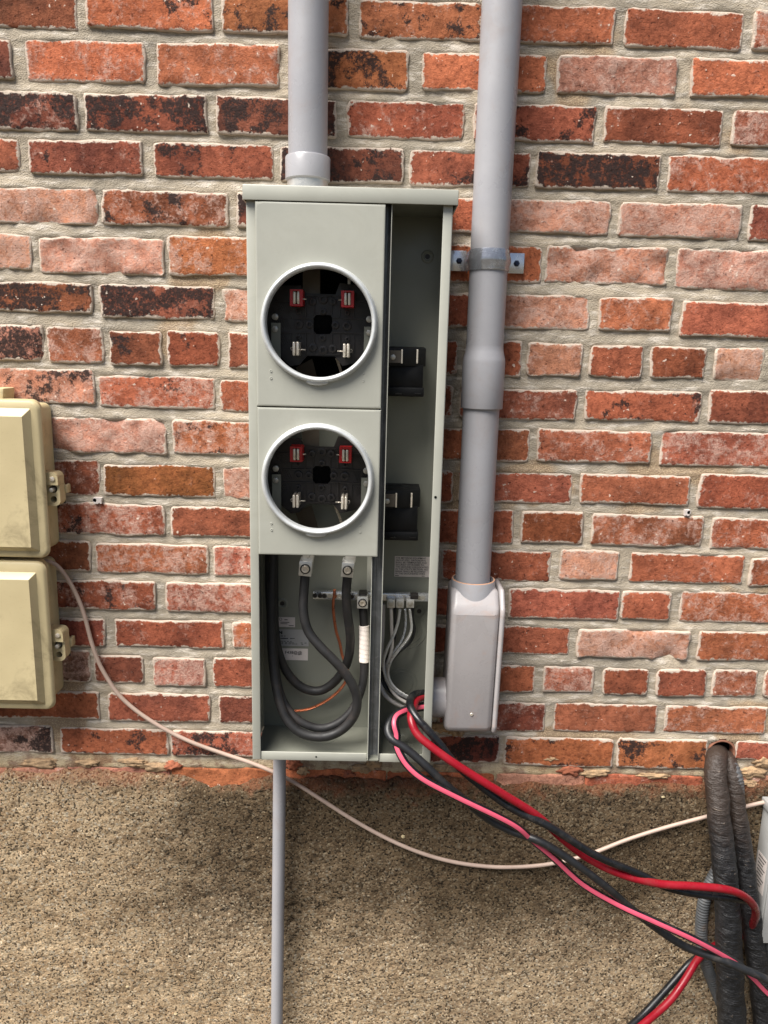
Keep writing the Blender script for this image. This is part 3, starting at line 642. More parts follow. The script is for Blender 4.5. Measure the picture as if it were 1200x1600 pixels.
# sockets behind the covers
def socket(dz):
    def a(px, py, d): return at(px, py, d)+Vector((0, 0, dz))
    D0, D1 = .052, .060
    out = [(428,446),(470,446),(474,458),(524,460),(531,442),(562,446),(592,482),(592,530),(560,566),(535,572),(523,557),(480,556),(468,570),(454,572),(408,530),(408,475)]
    hl = [(494,492),(516,492),(519,497),(519,517),(515,522),(494,522),(490,517),(490,497)]
    bm = NB(); sheet_with_holes(bm, [(a(x, y, D1).x, a(x, y, D1).z) for x, y in out], [[(a(x, y, D1).x, a(x, y, D1).z) for x, y in hl]], D0, D1)
    blk = obj('meter_socket', bm, M['plastic'], mb)
    bm = NB()
    def rib(x0, y0, x1, y1, w=.0009, h=.0032):
        p, q = a(x0, y0, D1), a(x1, y1, D1); v = (q-p); L = v.length; an = math.atan2(v.z, v.x)
        t = NB(); box(t, -L/2, L/2, D1-.0005, D1+h, -w, w); t.transform(Matrix.Translation(((p.x+q.x)/2, 0, (p.z+q.z)/2)) @ Matrix.Rotation(-an, 4, 'Y')); merge(bm, t)
    for l in [(440,497,490,497),(519,496,570,499),(440,519,490,520),(519,519,570,521),(491,462,491,492),(518,462,518,492),(491,522,491,553),(518,522,518,553),(478,462,478,497),(531,463,531,497),(478,520,478,553),(531,521,531,553),(455,470,455,497),(553,472,553,497),(455,520,455,545),(553,522,553,548),(430,470,478,470),(531,470,580,472),(478,462,531,463),(478,553,531,554),(440,497,440,519),(570,499,570,521)]:
        rib(*l)
    for i in range(7):
        for (x, y) in ((432, 474), (560, 477), (424, 523), (556, 526), (428, 499), (555, 501)):
            rib(x+i*3.4, y, x+i*3.4+7, y+14, .0005, .0016)
    obj('rib', bm, M['plastic'], blk)
    for x, y, r in [(489,471,5),(505,468,6),(520,471,5),(467,507,6),(484,507,5),(524,508,5),(542,509,6),(489,543,5.5),(505,547,6),(520,545,5.5),(505,487,4.5),(504,528,4.5),(467,487,3.5),(543,489,3.5),(467,527,3.5),(543,530,3.5)]:
        k = r*.00098; bm = NB(); lathe(bm, a(x, y, D1-.0005), (0, -1, 0), [(k*1.25, 0), (k*1.2, .0042), (k*.95, .0046), (k*.60, .0046), (k*.55, -.001), (0, -.001)], 20); obj('screw_boss', bm, M['plastic'], blk, 40)
    def jaw(x, y, red):
        dj = .094; c = a(x, y, dj); w, h = (.0036, .0098)
        par = blk
        if red:
            bm = NB(); hw, hh = .0098, .0122
            sheet_with_holes(bm, [(c.x-hw, c.z-hh), (c.x+hw, c.z-hh), (c.x+hw, c.z+hh), (c.x-hw, c.z+hh)], [[(c.x-.0052, c.z-.0098), (c.x-.0052, c.z+.0098), (c.x+.0052, c.z+.0098), (c.x+.0052, c.z-.0098)]], .064, dj+.001)
            par2 = obj('red_jaw_cover', bm, M['redp'], blk, None)
            bm = NB(); box(bm, c.x-.0052, c.x+.0052, .062, .082, c.z-.0098, c.z+.0098); obj('jaw_slot', bm, M['hole'], blk)
        bm = NB(); hz = .0094 if red else .0108
        for s in (-1, 1):
            q0, q1 = sorted((s*.0007, s*.0051)); box(bm, c.x+q0, c.x+q1, .061, dj+(.0030 if red else .0010), c.z-hz, c.z+hz, .0016, 3)
        obj('contact_jaw', bm, M['chrome'], blk, 40)
        sg = 1 if x < 500 else -1
        bm = NB(); tube(bm, [Vector((c.x+sg*.004, -(dj-.010), c.z-.001)), Vector((c.x+sg*.0145, -(dj-.012), c.z-.001))], .0011, 8); obj('cotter_pin', bm, M['chrome'], blk, True)
        if not red:
            bm = NB(); pp = [Vector((c.x-sg*(.0068+.0022*math.cos(t)), -(dj-.011), c.z+.0022*math.sin(t))) for t in [i*math.pi/6 for i in range(12)]]; tube(bm, pp, .0006, 6); obj('cotter_loop', bm, M['chrome'], blk, True)
    jaw(463, 465, 1); jaw(543, 467, 1); jaw(462, 545, 0); jaw(541, 548, 0)
    for x0, y0, x1, y1 in ((423, 504, 438, 566), (569, 510, 586, 572)):
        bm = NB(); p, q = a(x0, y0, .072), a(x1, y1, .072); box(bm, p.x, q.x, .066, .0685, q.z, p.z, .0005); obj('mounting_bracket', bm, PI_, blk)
    for x, y, d in ((430, 495, .064), (430, 514, .0685), (577, 499, .064), (577, 520, .0685)):
        bm = NB(); c = a(x, y, d); cyl(bm, c, (0, -1, 0), .0052, .0032, 6 if y > 505 else 20, .0008)
        t = NB(); box(t, c.x-.0046, c.x+.0046, -c.y+.0030, -c.y+.0036, c.z-.0006, c.z+.0006)
        t.transform(Matrix.Translation(c) @ Matrix.Rotation(R(40), 4, 'Y') @ Matrix.Translation(-c)); merge(bm, t)
        obj('bracket_screw', bm, M['screw'], blk, 40)
    bm = NB(); p, q = a(486, 488, D1), a(523, 526, D1); box(bm, p.x, q.x, .020, .0515, q.z, p.z)
    obj('socket_well', bm, M['hole'], blk)
    bm = NB(); p, q = a(473, 420, .045), a(500, 462, .045); box(bm, p.x, q.x, .042, .045, q.z, p.z); obj('bus_bar', bm, M['bus'], blk)
    bm = NB(); p, q = a(545, 432, .045), a(548, 446, .045); box(bm, p.x-.001, q.x, .035, .060, q.z, p.z+.02); obj('bus_bar', bm, M['alu'], blk)
    bm = NB(); v = [bm.verts.new(a(x, y, d)) for x, y, d in ((462, 574, .045), (488, 560, .050), (500, 606, .030), (474, 610, .030))]; bm.faces.new(v); bmesh.ops.solidify(bm, geom=bm.faces[:], thickness=.002); obj('bus_bar', bm, M['bus'], blk)
    bm = NB(); v = [bm.verts.new(a(x, y, d)) for x, y, d in ((524, 560, .050), (528, 560, .050), (540, 596, .030), (536, 598, .030))]; bm.faces.new(v); bmesh.ops.solidify(bm, geom=bm.faces[:], thickness=.002); obj('bus_bar', bm, M['chrome'], blk)
bm = NB(); box(bm, XL+.016, DX0-.002, .0068, .009, zmid-.004, ZT-.01); obj('insulating_sheet', bm, M['hole'], mb)  # added black sheet, stands in for the deep shade behind the upper socket
socket(0.0)
socket(at(502.5, 743, .06).z-at(505, 508, .06).z)

# terminal blocks in the narrow compartment
def terminal_block(y, first):
    s = 0 if first else 1
    bm = NB(); a, b = at(600, y, .085), at(666-9*s, y+35-2*s, .085); x0 = DX1+.0004
    t = NB(); box(t, x0, b.x, .02, .085, b.z, a.z-.002, .0015)
    for v in t.verts:
        if v.co.y < -.07 and v.co.x > b.x-.003: v.co.y += .018
        if v.co.z > a.z-.006 and v.co.y < -.06: v.co.z -= .002
    merge(bm, t)
    blk = obj('terminal_block', bm, M['plastic_black'], mb, 35)
    c, d = at(606, y+30, .07), at(662-9*s, y+82-s*1, .07)
    bm = NB(); box(bm, x0, d.x-.002, .01, .070, d.z+.012, b.z+.002, .001); box(bm, x0, d.x, .01, .076, d.z, d.z+.0145, .002)
    obj('terminal_body', bm, M['plastic_black'], blk, 35)
    for x in (618-8*s, 648-8*s):
        bm = NB(); e = at(x, y+78, .077); box(bm, e.x, e.x+.010, .07, .0772, e.z, e.z+.0022); obj('terminal_foot', bm, M['plastic_gloss'], blk)
    for x in (628-9*s, 652-9*s):
        bm = NB(); p, q = at(x-.8, y+8, .0862), at(x+1.0, y+30, .0862); box(bm, p.x, q.x, .080, .0862, q.z, p.z, .0004); obj('terminal_contact', bm, M['chrome'], blk)
    bm = NB(); p, q = at(600, y+9, .086), at(626-9*s, y+29, .086); box(bm, x0+.0002, q.x, .080, .0856, q.z, p.z); pl = obj('terminal_plate', bm, M['bus'], blk)
    bm = NB(); c = at(614-9*s, y+20, .0857); cyl(bm, c, (0, -1, 0), .0042, .002, 18, .0007); obj('terminal_screw', bm, M['screw'], blk, 40)
terminal_block(538, True); terminal_block(763, False)

# lugs
def lug(px, py, w, h, d0, d1, tilt, tab=True):
    c = at(px, py, d1); bm = NB(); box(bm, -w/2, w/2, d0, d1, -h/2, h/2, .0010)
    if tab: box(bm, -w*.30, w*.55, d0+.004, d1-.008, h/2-.001, h/2+.016, .0006)
    Mx = Matrix.Translation((c.x, 0, c.z)) @ Matrix.Rotation(R(tilt), 4, 'Y'); bm.transform(Mx)
    o = obj('cable_lug', bm, M['alu'], mb, 40)
    bm = NB(); r = w*.40; lathe(bm, Vector((c.x, -d1+.0002, c.z)), (0, -1, 0), [(r, 0), (r, .0012), (r*.86, .0022), (r*.78, .0012), (r*.74, -.0004)], 28); obj('lug_collar', bm, M['plastic'], o, 40)
    bm = NB(); lathe(bm, Vector((c.x, -d1, c.z)), (0, -1, 0), [(r*.74, -.001), (r*.74, .0022), (r*.66, .0030), (r*.40, .0030), (r*.36, .0004), (0, .0004)], 28); obj('lug_screw', bm, M['chrome'], o, 40)
    return o
lug(477, 889, .0215, .0255, .058, .092, 4); lug(543, 891, .0205, .0250, .056, .090, 5)
lug(566.5, 942, .0190, .0210, .030, .062, 0, False)
# neutral bar
bm = NB(); a, b = at(489, 927, .030), at(665, 939, .030); tz = at(577, 932.5, .030).z
box(bm, a.x, XR-.006, .018, .030, tz-.0065, tz+.0065, .0007); nbar = obj('neutral_bar', bm, M['zinc'], mb, 40)
for px in (492, 500, 507, 515, 530, 538, 549, 582, 655, 661):
    c = at(px, 933+(px-577)*.03, .030); bm = NB(); lathe(bm, Vector((c.x, -.0298, tz)), (0, -1, 0), [(.0042, 0), (.0042, .0006), (.0032, .0007), (.0030, .0003), (0, .0003)], 14)
    obj('bar_screw', bm, M['screw'] if px in (515, 530, 655, 661) else M['plastic'], nbar, 40)
bm = NB(); c = at(523, 934, .030); cyl(bm, Vector((c.x, -.0300, tz)), (0, -1, 0), .0038, .002, 14, .0006); obj('bar_screw', bm, M['copper'], nbar, 40)
for px in (611, 625, 641):
    c = at(px, 943, .046); bm = NB(); box(bm, c.x-.0069, c.x+.0069, .0302, .046, c.z-.0082, c.z+.0075, .0008); o = obj('wire_clamp', bm, M['alu'], nbar, 40)
    bm = NB(); cyl(bm, Vector((c.x, -.0458, c.z)), (0, -1, 0), .0050, .0014, 20, .0006)
    t = NB(); box(t, -.0046, .0046, .0470, .0476, -.0007, .0007); t.transform(Matrix.Translation((c.x, 0, c.z)) @ Matrix.Rotation(R(random.uniform(-60, 60)), 4, 'Y')); merge(bm, t)
    obj('clamp_screw', bm, M['screw'], o, 40)
bm = NB(); c = at(648, 933, .040); box(bm, c.x-.008, c.x+.006, .031, .046, c.z-.002, c.z+.006, .001); obj('bar_insulator', bm, M['plastic'], nbar)
bm = NB(); c = at(567, 928, .045); box(bm, c.x-.007, c.x+.007, .031, .056, c.z-.002, c.z+.0035, .001); obj('bar_insulator', bm, M['plastic'], nbar)
# light plate beside the divider, knock-outs, dimples
bm = NB(); p, q = at(574, 868, .02), at(587, 924, .02); box(bm, p.x, q.x, .0067, .020, q.z, p.z+.02); obj('shield_plate', bm, P, mb)
def knock(px, py, r, d=.0066, n=2, axis=(0, -1, 0), c=None):
    c = c or at(px, py, d); bm = NB()
    for k in range(n):
        rr = r*(1-.24*k); lathe(bm, c, axis, [(rr+.0007, 0), (rr+.0003, .0007), (rr-.0003, .0007), (rr-.0007, 0)], 48)
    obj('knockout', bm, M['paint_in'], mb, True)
knock(637, 985, .034, n=3); knock(628, 1066, .027)
knock(0, 0, .030, axis=(0, 0, 1), c=Vector((at(500, 1130, .05).x, -.045, ZB+.0036))); knock(0, 0, .022, axis=(0, 0, 1), c=Vector((at(635, 1170, .09).x, -.085, ZB+.0036)))
knock(0, 0, .013, axis=(0, 0, 1), c=Vector((at(628, 1140, .05).x, -.045, ZB+.0036)))
for px, py in ((668, 401), (441, 943), (655, 955)):
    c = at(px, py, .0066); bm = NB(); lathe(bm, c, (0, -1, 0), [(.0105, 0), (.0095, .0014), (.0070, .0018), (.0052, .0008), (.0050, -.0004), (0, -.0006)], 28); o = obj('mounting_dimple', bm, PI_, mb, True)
    bm = NB(); lathe(bm, c+Vector((0, -.0002, 0)), (0, -1, 0), [(0, 0), (.0040, 0)], 20); obj('mounting_hole', bm, M['plastic'], o)
c = at(680.5, 777, DF+.001); bm = NB(); lathe(bm, c, (0, -1, 0), [(0, .0004), (.0018, .0004), (.0022, -.0002)], 16); obj('flange_hole', bm, M['hole'], mb)

# labels inside the box
def label(px0, py0, px1, py1, mat, name='label'):
    bm = NB(); p, q = at(px0, py0, .0072), at(px1, py1, .0072); box(bm, p.x, q.x, .0066, .0071, q.z, p.z); return obj(name, bm, mat, mb), p, q
def bar(bm, x0, x1, z, h): box(bm, x0, x1, .0071, .0073, z-h/2, z+h/2)
lb, p, q = label(617, 869, 671, 902, M['label'])
text_obj('lettering', 'FOR METERING EQUIPMENT\nGROUP SPEC. GROUNDING\nSHALL BE TERMINATED AND\nSECURELY ATTACHED TO\nTHE GROUND LUG LOCATED\nIN THE UTILITY SECTION. NO\nBREAK SHALL BE ALLOWED\nIN THE GROUNDING WIRE.', .0043, Vector((p.x+.0015, -.0074, (p.z+q.z)/2+.0012)), M['ink'], lb, 'LEFT', 0, .00003)
bm = NB(); bar(bm, p.x+.001, p.x+.008, q.z+.0018, .0010); bar(bm, q.x-.014, q.x-.0085, q.z+.0018, .0010); obj('fine_print', bm, M['ink'], lb)
lb, p, q = label(428, 964, 461, 980, M['label'])
bm = NB(); zz = lambda f: p.z+(q.z-p.z)*f
c = at(438.5, 967.5, .0074); lathe(bm, Vector((c.x, -.0072, c.z)), (0, -1, 0), [(.0026, 0), (.0026, .0002), (.0020, .0002), (.0020, 0)], 20)
bar(bm, at(442, 0, .0072).x, at(448, 0, .0072).x, zz(.26), .0013); bar(bm, at(438, 900, .0072).x, at(452, 900, .0072).x, zz(.52), .0011); bar(bm, at(438, 900, .0072).x, at(449, 900, .0072).x, zz(.67), .0010); bar(bm, at(451, 900, .0072).x, at(459, 900, .0072).x, zz(.85), .0010)
obj('fine_print', bm, M['ink'], lb)
lb, p, q = label(422, 983, 482, 1010, M['label_g'])
text_obj('lettering', 'N', .0080, Vector((at(438.5, 987.5, .0074).x, -.0074, at(438.5, 988.5, .0074).z)), M['ink'], lb, 'CENTER', 0, .0005)
bm = NB(); X = lambda u: at(u, 995, .0072).x
for x0, x1, f, h in ((434, 446, .40, .0014), (433, 450, .54, .0015), (453, 463, .54, .0011), (433, 456, .72, .0008), (434, 461, .80, .0008), (434, 467, .87, .0008), (470, 479, .80, .0010), (471, 476, .88, .0009)):
    x = x0
    while x < x1: bar(bm, X(x), X(min(x1, x+random.uniform(2.2, 5))), p.z+(q.z-p.z)*f, h); x += random.uniform(4, 6)
obj('fine_print', bm, M['ink'], lb)
lb, p, q = label(438, 1013, 481, 1032, M['label'])
text_obj('lettering', 'F438@@', .0078, Vector((at(458.5, 1020, .0074).x, -.0074, at(458.5, 1019.8, .0074).z)), M['ink'], lb, 'CENTER', 0, .00006)
bm = NB(); bar(bm, at(465, 1023, .0072).x, at(469, 1023, .0072).x, at(467, 1023, .0072).z, .0006); bar(bm, at(456.5, 1025, .0072).x, at(457.5, 1025, .0072).x, at(457, 1025, .0072).z, .0012); obj('fine_print', bm, M['ink'], lb)

# ------------------------------------------------------------------ wires inside the box
def cable(name, label, cat, pts, r, mat, group=None, n=16, step=.004, it=3, part='sheath'):
    path = pxpath(pts, step, it); o = thing(name, label, cat, path[-1], group)
    bm = NB(); tube(bm, path, r, n); obj(part, bm, mat, o, True); return o, path
def single(name, label, cat, pts, r, mat, group=None, n=14, it=3):
    path = pxpath(pts, .004, it); bm = NB(); tube(bm, path, r, n)
    return tag(obj(name, bm, mat, None, True, loc=path[-1]), label, cat, group)
GS = 'thick black supply cables inside the meter box'
single('supply_cable', 'thick black cable from left lug crossing over and looping lowest in the meter box', 'cable',
       [(477,897,.074),(474.5,930,.078),(474,955,.084),(481,985,.090),(500,1010,.097),(525,1035,.102),(545,1060,.104),(557,1086,.104),(556,1112,.104),(541,1135,.104),(517,1149,.104),(490,1151,.103),(465,1142,.10),(446,1120,.093),(434,1085,.082),(427,1040,.070),(424,990,.062),(424,930,.058),(426,880,.055),(426,830,.05)], .0080, M['rubber'], GS)
single('supply_cable', 'thick black cable from right lug curving left behind the other loops', 'cable',
       [(543,899,.072),(541,930,.070),(543,960,.066),(547,990,.058),(546,1020,.048),(538,1045,.042),(520,1068,.037),(497,1080,.034),(470,1073,.034),(449,1051,.034),(437,1025,.036),(430,992,.037),(428,940,.037),(428,840,.037)], .0080, M['rubber'], GS)
o, path = cable('neutral_cable', 'thick black cable with white tape band, looping from the lug beside the divider', 'cable',
       [(567,949,.046),(569,985,.050),(569,1030,.056),(568,1060,.062),(562,1085,.070),(550,1110,.080),(528,1130,.084),(500,1138,.085),(470,1128,.084),(450,1108,.076),(437,1080,.066),(430,1040,.050),(426,990,.045),(421,930,.045),(420,840,.045)], .0072, M['rubber'], GS)
zt, zbm = at(568, 978, .052).z, at(569, 1038, .058).z
seg = [p for p in path[:60] if zbm <= p.z <= zt]
bm = NB(); fr = len(seg); tube(bm, smooth_path(spline(seg, .0008), 1), .0086, 20, True, lambda i, a: .0086+.0005*(((i*.0008+a*.0011) % .0075)/.0075)); obj('white_tape', bm, M['tape'], o, True)
path = pxpath([(523,921,.033),(521,940,.034),(521,955,.034),(525,985,.034),(531,1005,.035),(535,1025,.038),(543,1045,.046),(541,1062,.052),(534,1074,.052),(520,1088,.050),(503,1099,.046),(485,1107,.042),(468,1110.5,.04),(455,1111,.04)], .0025)
bm = NB(); twisted(bm, path, 6, .0010, .0017, .035); tag(obj('copper_wire', bm, M['copper'], None, True, loc=path[-1]), 'bare stranded copper ground wire hanging from the neutral bar', 'wire')
GW = 'small wires in the narrow compartment'
single('white_wire', 'thin white wire from first clamp on the neutral bar', 'wire', [(611,950,.040),(612,985,.042),(613,1010,.044),(607,1035,.046),(605,1058,.048),(614,1082,.054),(632,1096,.060),(655,1103,.060),(690,1102,.055)], .0030, M['whitei'], GW)
single('white_wire', 'thicker white wire hugging the divider low in the narrow compartment', 'wire', [(599,944,.026),(598,985,.026),(595,1030,.030),(594,1060,.036),(599,1082,.042),(614,1097,.048),(636,1105,.052),(660,1106,.054),(690,1100,.052)], .0038, M['whitei'], GW)
for lb_, pts in (('bare stranded aluminium wire from middle clamp slanting to the divider', [(625,951,.041),(622,972,.043),(615,993,.046),(605,1013,.049),(599,1035,.050),(602,1056,.052),(613,1074,.056),(634,1089,.062),(656,1096,.062),(690,1096,.055)]),
                 ('bare stranded aluminium wire from last clamp bending in a sharp elbow', [(640,951,.041),(642,968,.043),(643,983,.046),(637,998,.050),(622,1017,.052),(610,1034,.053),(606,1054,.054),(616,1074,.058),(640,1090,.063),(662,1097,.060),(692,1098,.054)])):
    path = pxpath(pts, .003); bm = NB(); twisted(bm, path, 6, .0010, .0017, .04); tag(obj('bare_wire', bm, M['alu'], None, True, loc=path[-1]), lb_, 'wire', GW)
single('black_wire', 'thin black wire dropping behind the bare stranded wires', 'wire', [(645,948,.034),(645,968,.034),(648,985,.034),(640,1005,.036),(622,1020,.038),(603,1045,.040),(600,1062,.042),(612,1078,.048),(636,1090,.054),(660,1094,.055),(690,1094,.05)], .0026, M['blackmatte'], GW)
for lb_, pts in (('bare stranded wire curling low past the lower knockout', [(633,951,.036),(634,975,.036),(628,1000,.038),(612,1022,.040),(602,1040,.042),(602,1060,.044),(616,1080,.050),(645,1093,.058),(692,1099,.054)]),):
    path = pxpath(pts, .003); bm = NB(); twisted(bm, path, 6, .0008, .0014, .04); tag(obj('bare_wire', bm, M['zinc'], None, True, loc=path[-1]), lb_, 'wire', GW)
single('black_wire', 'second thin black wire running close beside the divider channel', 'wire', [(617,950,.034),(618,985,.034),(612,1015,.036),(597,1045,.038),(597,1064,.040),(608,1080,.046),(634,1094,.052),(660,1098,.053),(690,1097,.05)], .0026, M['blackmatte'], GW)

# ------------------------------------------------------------------ long red and black cables leaving the box
GL = 'red and black cables trailing out of the meter box'
single('red_cable', 'glossy red cable of the upper pair, trailing right to the black pipes', 'cable',
       [(700,1096,.05),(668,1087,.058),(652,1092,.072),(645,1106,.098),(642,1122,.122),(650,1145,.138),(668,1162,.148),(700,1186,.158),(740,1212,.163),(790,1243,.165),(840,1275,.160),(880,1312,.153),(920,1342,.150),(970,1366,.152),(1030,1381,.155),(1090,1385,.155),(1140,1391,.150),(1170,1406,.130),(1181,1428,.095),(1168,1455,.045),(1138,1470,.022),(1112,1480,.030),(1091,1498,.055),(1071,1530,.08),(1048,1562,.095),(1020,1588,.10),(975,1625,.10)], .0068, M['red'], GL)
single('black_cable', 'glossy black cable twisted with the red cable of the upper pair', 'cable',
       [(700,1090,.05),(668,1083,.056),(646,1086,.075),(640,1100,.100),(650,1120,.124),(667,1139,.136),(690,1166,.142),(712,1194,.145),(750,1227,.150),(800,1263,.158),(860,1292,.170),(930,1336,.166),(1000,1366,.150),(1040,1386,.142),(1090,1397,.138),(1140,1403,.134),(1172,1410,.112),(1183,1430,.080),(1160,1458,.035),(1130,1475,.020),(1103,1488,.035),(1078,1505,.055),(1053,1533,.07),(1028,1561,.08),(998,1592,.09),(955,1628,.09)], .0066, M['blackins'], GL)
single('black_cable', 'matte black cable of the lower pair, passing under then over the pink stripe', 'cable',
       [(700,1100,.055),(670,1101,.060),(645,1106,.072),(622,1114,.092),(608,1129,.112),(606,1145,.126),(614,1157,.136),(635,1170,.142),(665,1196,.150),(693,1223,.152),(717,1243,.148),(760,1278,.140),(800,1299,.145),(847,1316,.162),(900,1350,.168),(950,1388,.164),(1000,1431,.150),(1067,1477,.150),(1133,1502,.165),(1200,1531,.165),(1260,1560,.16)], .0068, M['blackmatte'], GL)
pts = [(700,1104,.055),(672,1104,.062),(648,1107,.078),(630,1112,.096),(618,1121,.112),(616,1134,.124),(621,1149,.130),(619,1163,.136),(628,1184,.146),(642,1202,.154),(667,1221,.160),(720,1248,.164),(800,1287,.162),(830,1311,.152),(867,1342,.148),(910,1381,.150),(967,1414,.160),(1017,1437,.168),(1083,1467,.170),(1130,1492,.158),(1155,1508,.148),(1177,1529,.145),(1205,1557,.145),(1260,1600,.14)]
o, path = cable('striped_cable', 'black cable with broad pink stripe, of the lower pair', 'cable', pts, .0068, M['blackins'], GL)
bm = NB(); rows_ = []
for i, p in enumerate(path):
    tt = (path[min(i+1, len(path)-1)]-path[max(i-1, 0)]).normalized(); u = Vector((-.25, -1, .55)); u = (u-tt*u.dot(tt)).normalized(); v = tt.cross(u)
    rows_.append([bm.verts.new(p+(u*math.cos(a)+v*math.sin(a))*.0071) for a in [R(-30+x*60/6) for x in range(7)]])
for a, b in zip(rows_[:-1], rows_[1:]):
    for k in range(6): bm.faces.new((a[k], a[k+1], b[k+1], b[k]))
obj('pink_stripe', bm, M['pink'], o, True)

# ------------------------------------------------------------------ conduits
YC = .047
def pipe(bm, x, d, z0, z1, r, n=48, wall=.003):
    lathe(bm, Vector((x, -d, z0)), (0, 0, 1), [(r-wall, 0), (r, 0), (r, z1-z0), (r-wall, z1-z0)], n)
cl = at(481.5, 120, YC).x
lc = thing('conduit', 'grey plastic conduit entering the top of the meter box', 'conduit', (cl, -YC, 1.788))
bm = NB(); pipe(bm, cl, YC, 1.82, 2.62, .0301); obj('pipe', bm, M['pvc'], lc, 40)
zr0, zr1 = at(481, 277, YC+.03).z, at(481, 238, YC+.03).z
bm = NB(); lathe(bm, Vector((cl, -YC, zr0)), (0, 0, 1), [(.0295, .001), (.0325, 0), (.0345, .002), (.0347, zr1-zr0-.002), (.0335, zr1-zr0), (.0302, zr1-zr0)], 56); obj('adapter', bm, M['pvc'], lc, 40)
bm = NB(); lathe(bm, Vector((cl, -YC, 1.786)), (0, 0, 1), [(.0335, 0), (.0335, .004), (.0316, .005), (.0316, zr0-1.786+.002)], 48); obj('hub', bm, M['alu'], lc, 40)

cr = .1685
rc = thing('conduit', 'tall grey plastic conduit strapped to the brick right of the meter box', 'conduit', (cr, -YC, 1.16))
zb0 = at(755, 640, YC+.03).z; zb1 = at(755, 548, YC+.03).z
bm = NB(); pipe(bm, cr, YC, zb1-.005, 2.62, .0301); obj('pipe', bm, M['pvc'], rc, 40)
bm = NB(); pipe(bm, cr-.0005, YC, 1.15, zb0+.03, .0299); obj('pipe', bm, M['pvc'], rc, 40)
bm = NB(); lathe(bm, Vector((cr, -YC, zb0)), (0, 0, 1), [(.0305, .0005), (.0338, 0), (.0343, .0012), (.0345, zb1-zb0-.018), (.0338, zb1-zb0-.012), (.0312, zb1-zb0-.002), (.0303, zb1-zb0+.004), (.03015, zb1-zb0+.008)], 56); obj('expansion_sleeve', bm, M['pvc'], rc, True)

# strap
zs0, zs1 = at(768, 421, YC+.03).z, at(768, 387, YC+.03).z
st = thing('conduit_strap', 'galvanised two-hole strap holding the tall conduit to the brick', 'strap', (cr, -.003, (zs0+zs1)/2))
bm = NB(); pr = []
for i in range(25):
    a = R(180-i*7.5); pr.append((cr+math.cos(a)*.0319, YC+math.sin(a)*.0319))
pr = [(cr-.0319, .012)]+pr+[(cr+.0319, .012)]
zz_ = [zs0, zs0+.003, zs0+.006, (zs0+zs1)/2-.003, (zs0+zs1)/2+.003, zs1-.006, zs1-.003, zs1]; off = [0, .0006, .0004, .0028, .0028, .0004, .0006, 0]
g_ = []
for z, of in zip(zz_, off):
    l = []
    for x, d in pr:
        v = Vector((x-cr, d-YC)); v = v*(1+of/max(v.length, 1e-6)); l.append(bm.verts.new((cr+v.x, -(YC+v.y), z)))
    g_.append(l)
for a, b in zip(g_[:-1], g_[1:]):
    for i in range(len(pr)-1): bm.faces.new((a[i], a[i+1], b[i+1], b[i]))
bmesh.ops.solidify(bm, geom=bm.faces[:], thickness=-.0012)
obj('band', bm, M['zinc'], st, 50)
for sgn, (p0, p1) in ((-1, ((703, 391), (731, 424))), (1, ((797, 395), (822, 428)))):
    bm = NB(); a, b = at(*p0, .006), at(*p1, .006)
    x0, x1 = (a.x, cr-.0315) if sgn < 0 else (cr+.0315, b.x)
    box(bm, x0, x1, .004, .0062, b.z, a.z, .001)
    if sgn > 0:
        for v in bm.verts:
            if v.co.x > x1-.004 and abs(v.co.z-(a.z+b.z)/2) > .008: v.co.x -= .004
    e = obj('ear', bm, M['zinc'], st, 40)
    s_ = at(717.5, 407.5, .008) if sgn < 0 else at(807.5, 411.5, .008)
    bm = NB(); lathe(bm, Vector((s_.x, -.0062, s_.z)), (0, -1, 0), [(.0052, 0), (.0052, .0008), (.0038, .0009), (.0038, .0045), (.0032, .0052), (0, .0052)], 6); obj('strap_screw', bm, M['bluescrew'], e, 40)

# conduit body (elbow box) with its side hub
lbx = thing('elbow_fitting', 'dusty grey plastic elbow fitting at the foot of the tall conduit', 'conduit fitting', (cr, -.05, .914))
x0, x1 = .1285, .2205; zt_, zb_ = 1.166, .9075
bm = NB(); prof = [(.012, zb_), (.078, zb_), (.094, zb_+.004), (.0985, zb_+.016), (.1005, 1.128), (.0985, 1.137), (.075, zt_), (.012, zt_)]
L = [bm.verts.new((x0, -d, z)) for d, z in prof]; Rr = [bm.verts.new((x1-.010, -d, z)) for d, z in prof]; n = len(prof)
for i in range(n): bm.faces.new((L[i], L[(i+1) % n], Rr[(i+1) % n], Rr[i]))
bm.faces.new(L[::-1]); bm.faces.new(Rr)
bmesh.ops.recalc_face_normals(bm, faces=bm.faces[:])
ed_ = [e for e in bm.edges if len(e.link_faces) == 2 and e.calc_face_angle(0) > R(20)]
bmesh.ops.bevel(bm, geom=ed_, offset=.0100, segments=5, profile=.5, affect='EDGES')
for v in bm.verts:            # slight lean of the moulding towards its foot
    v.co.x += (v.co.z-zt_)*.012
obj('body', bm, M['pvc_dusty'], lbx, 50)
bm = NB(); prof2 = [(d+(.0006 if d > .05 else 0), z+(.0006 if z > 1 else -.0006)) for d, z in prof]
L = [bm.verts.new((x1-.0095, -d, z)) for d, z in prof2]; Rr = [bm.verts.new((x1-.001, -d, z)) for d, z in prof2]
for i in range(n): bm.faces.new((L[i], L[(i+1) % n], Rr[(i+1) % n], Rr[i]))
bm.faces.new(L[::-1]); bm.faces.new(Rr); bmesh.ops.recalc_face_normals(bm, faces=bm.faces[:])
bmesh.ops.bevel(bm, geom=bm.edges[:], offset=.004, segments=3, profile=.5, affect='EDGES')
for v in bm.verts: v.co.x += (v.co.z-zt_)*.012
obj('side_cover', bm, M['pvc_dusty'], lbx, 50)
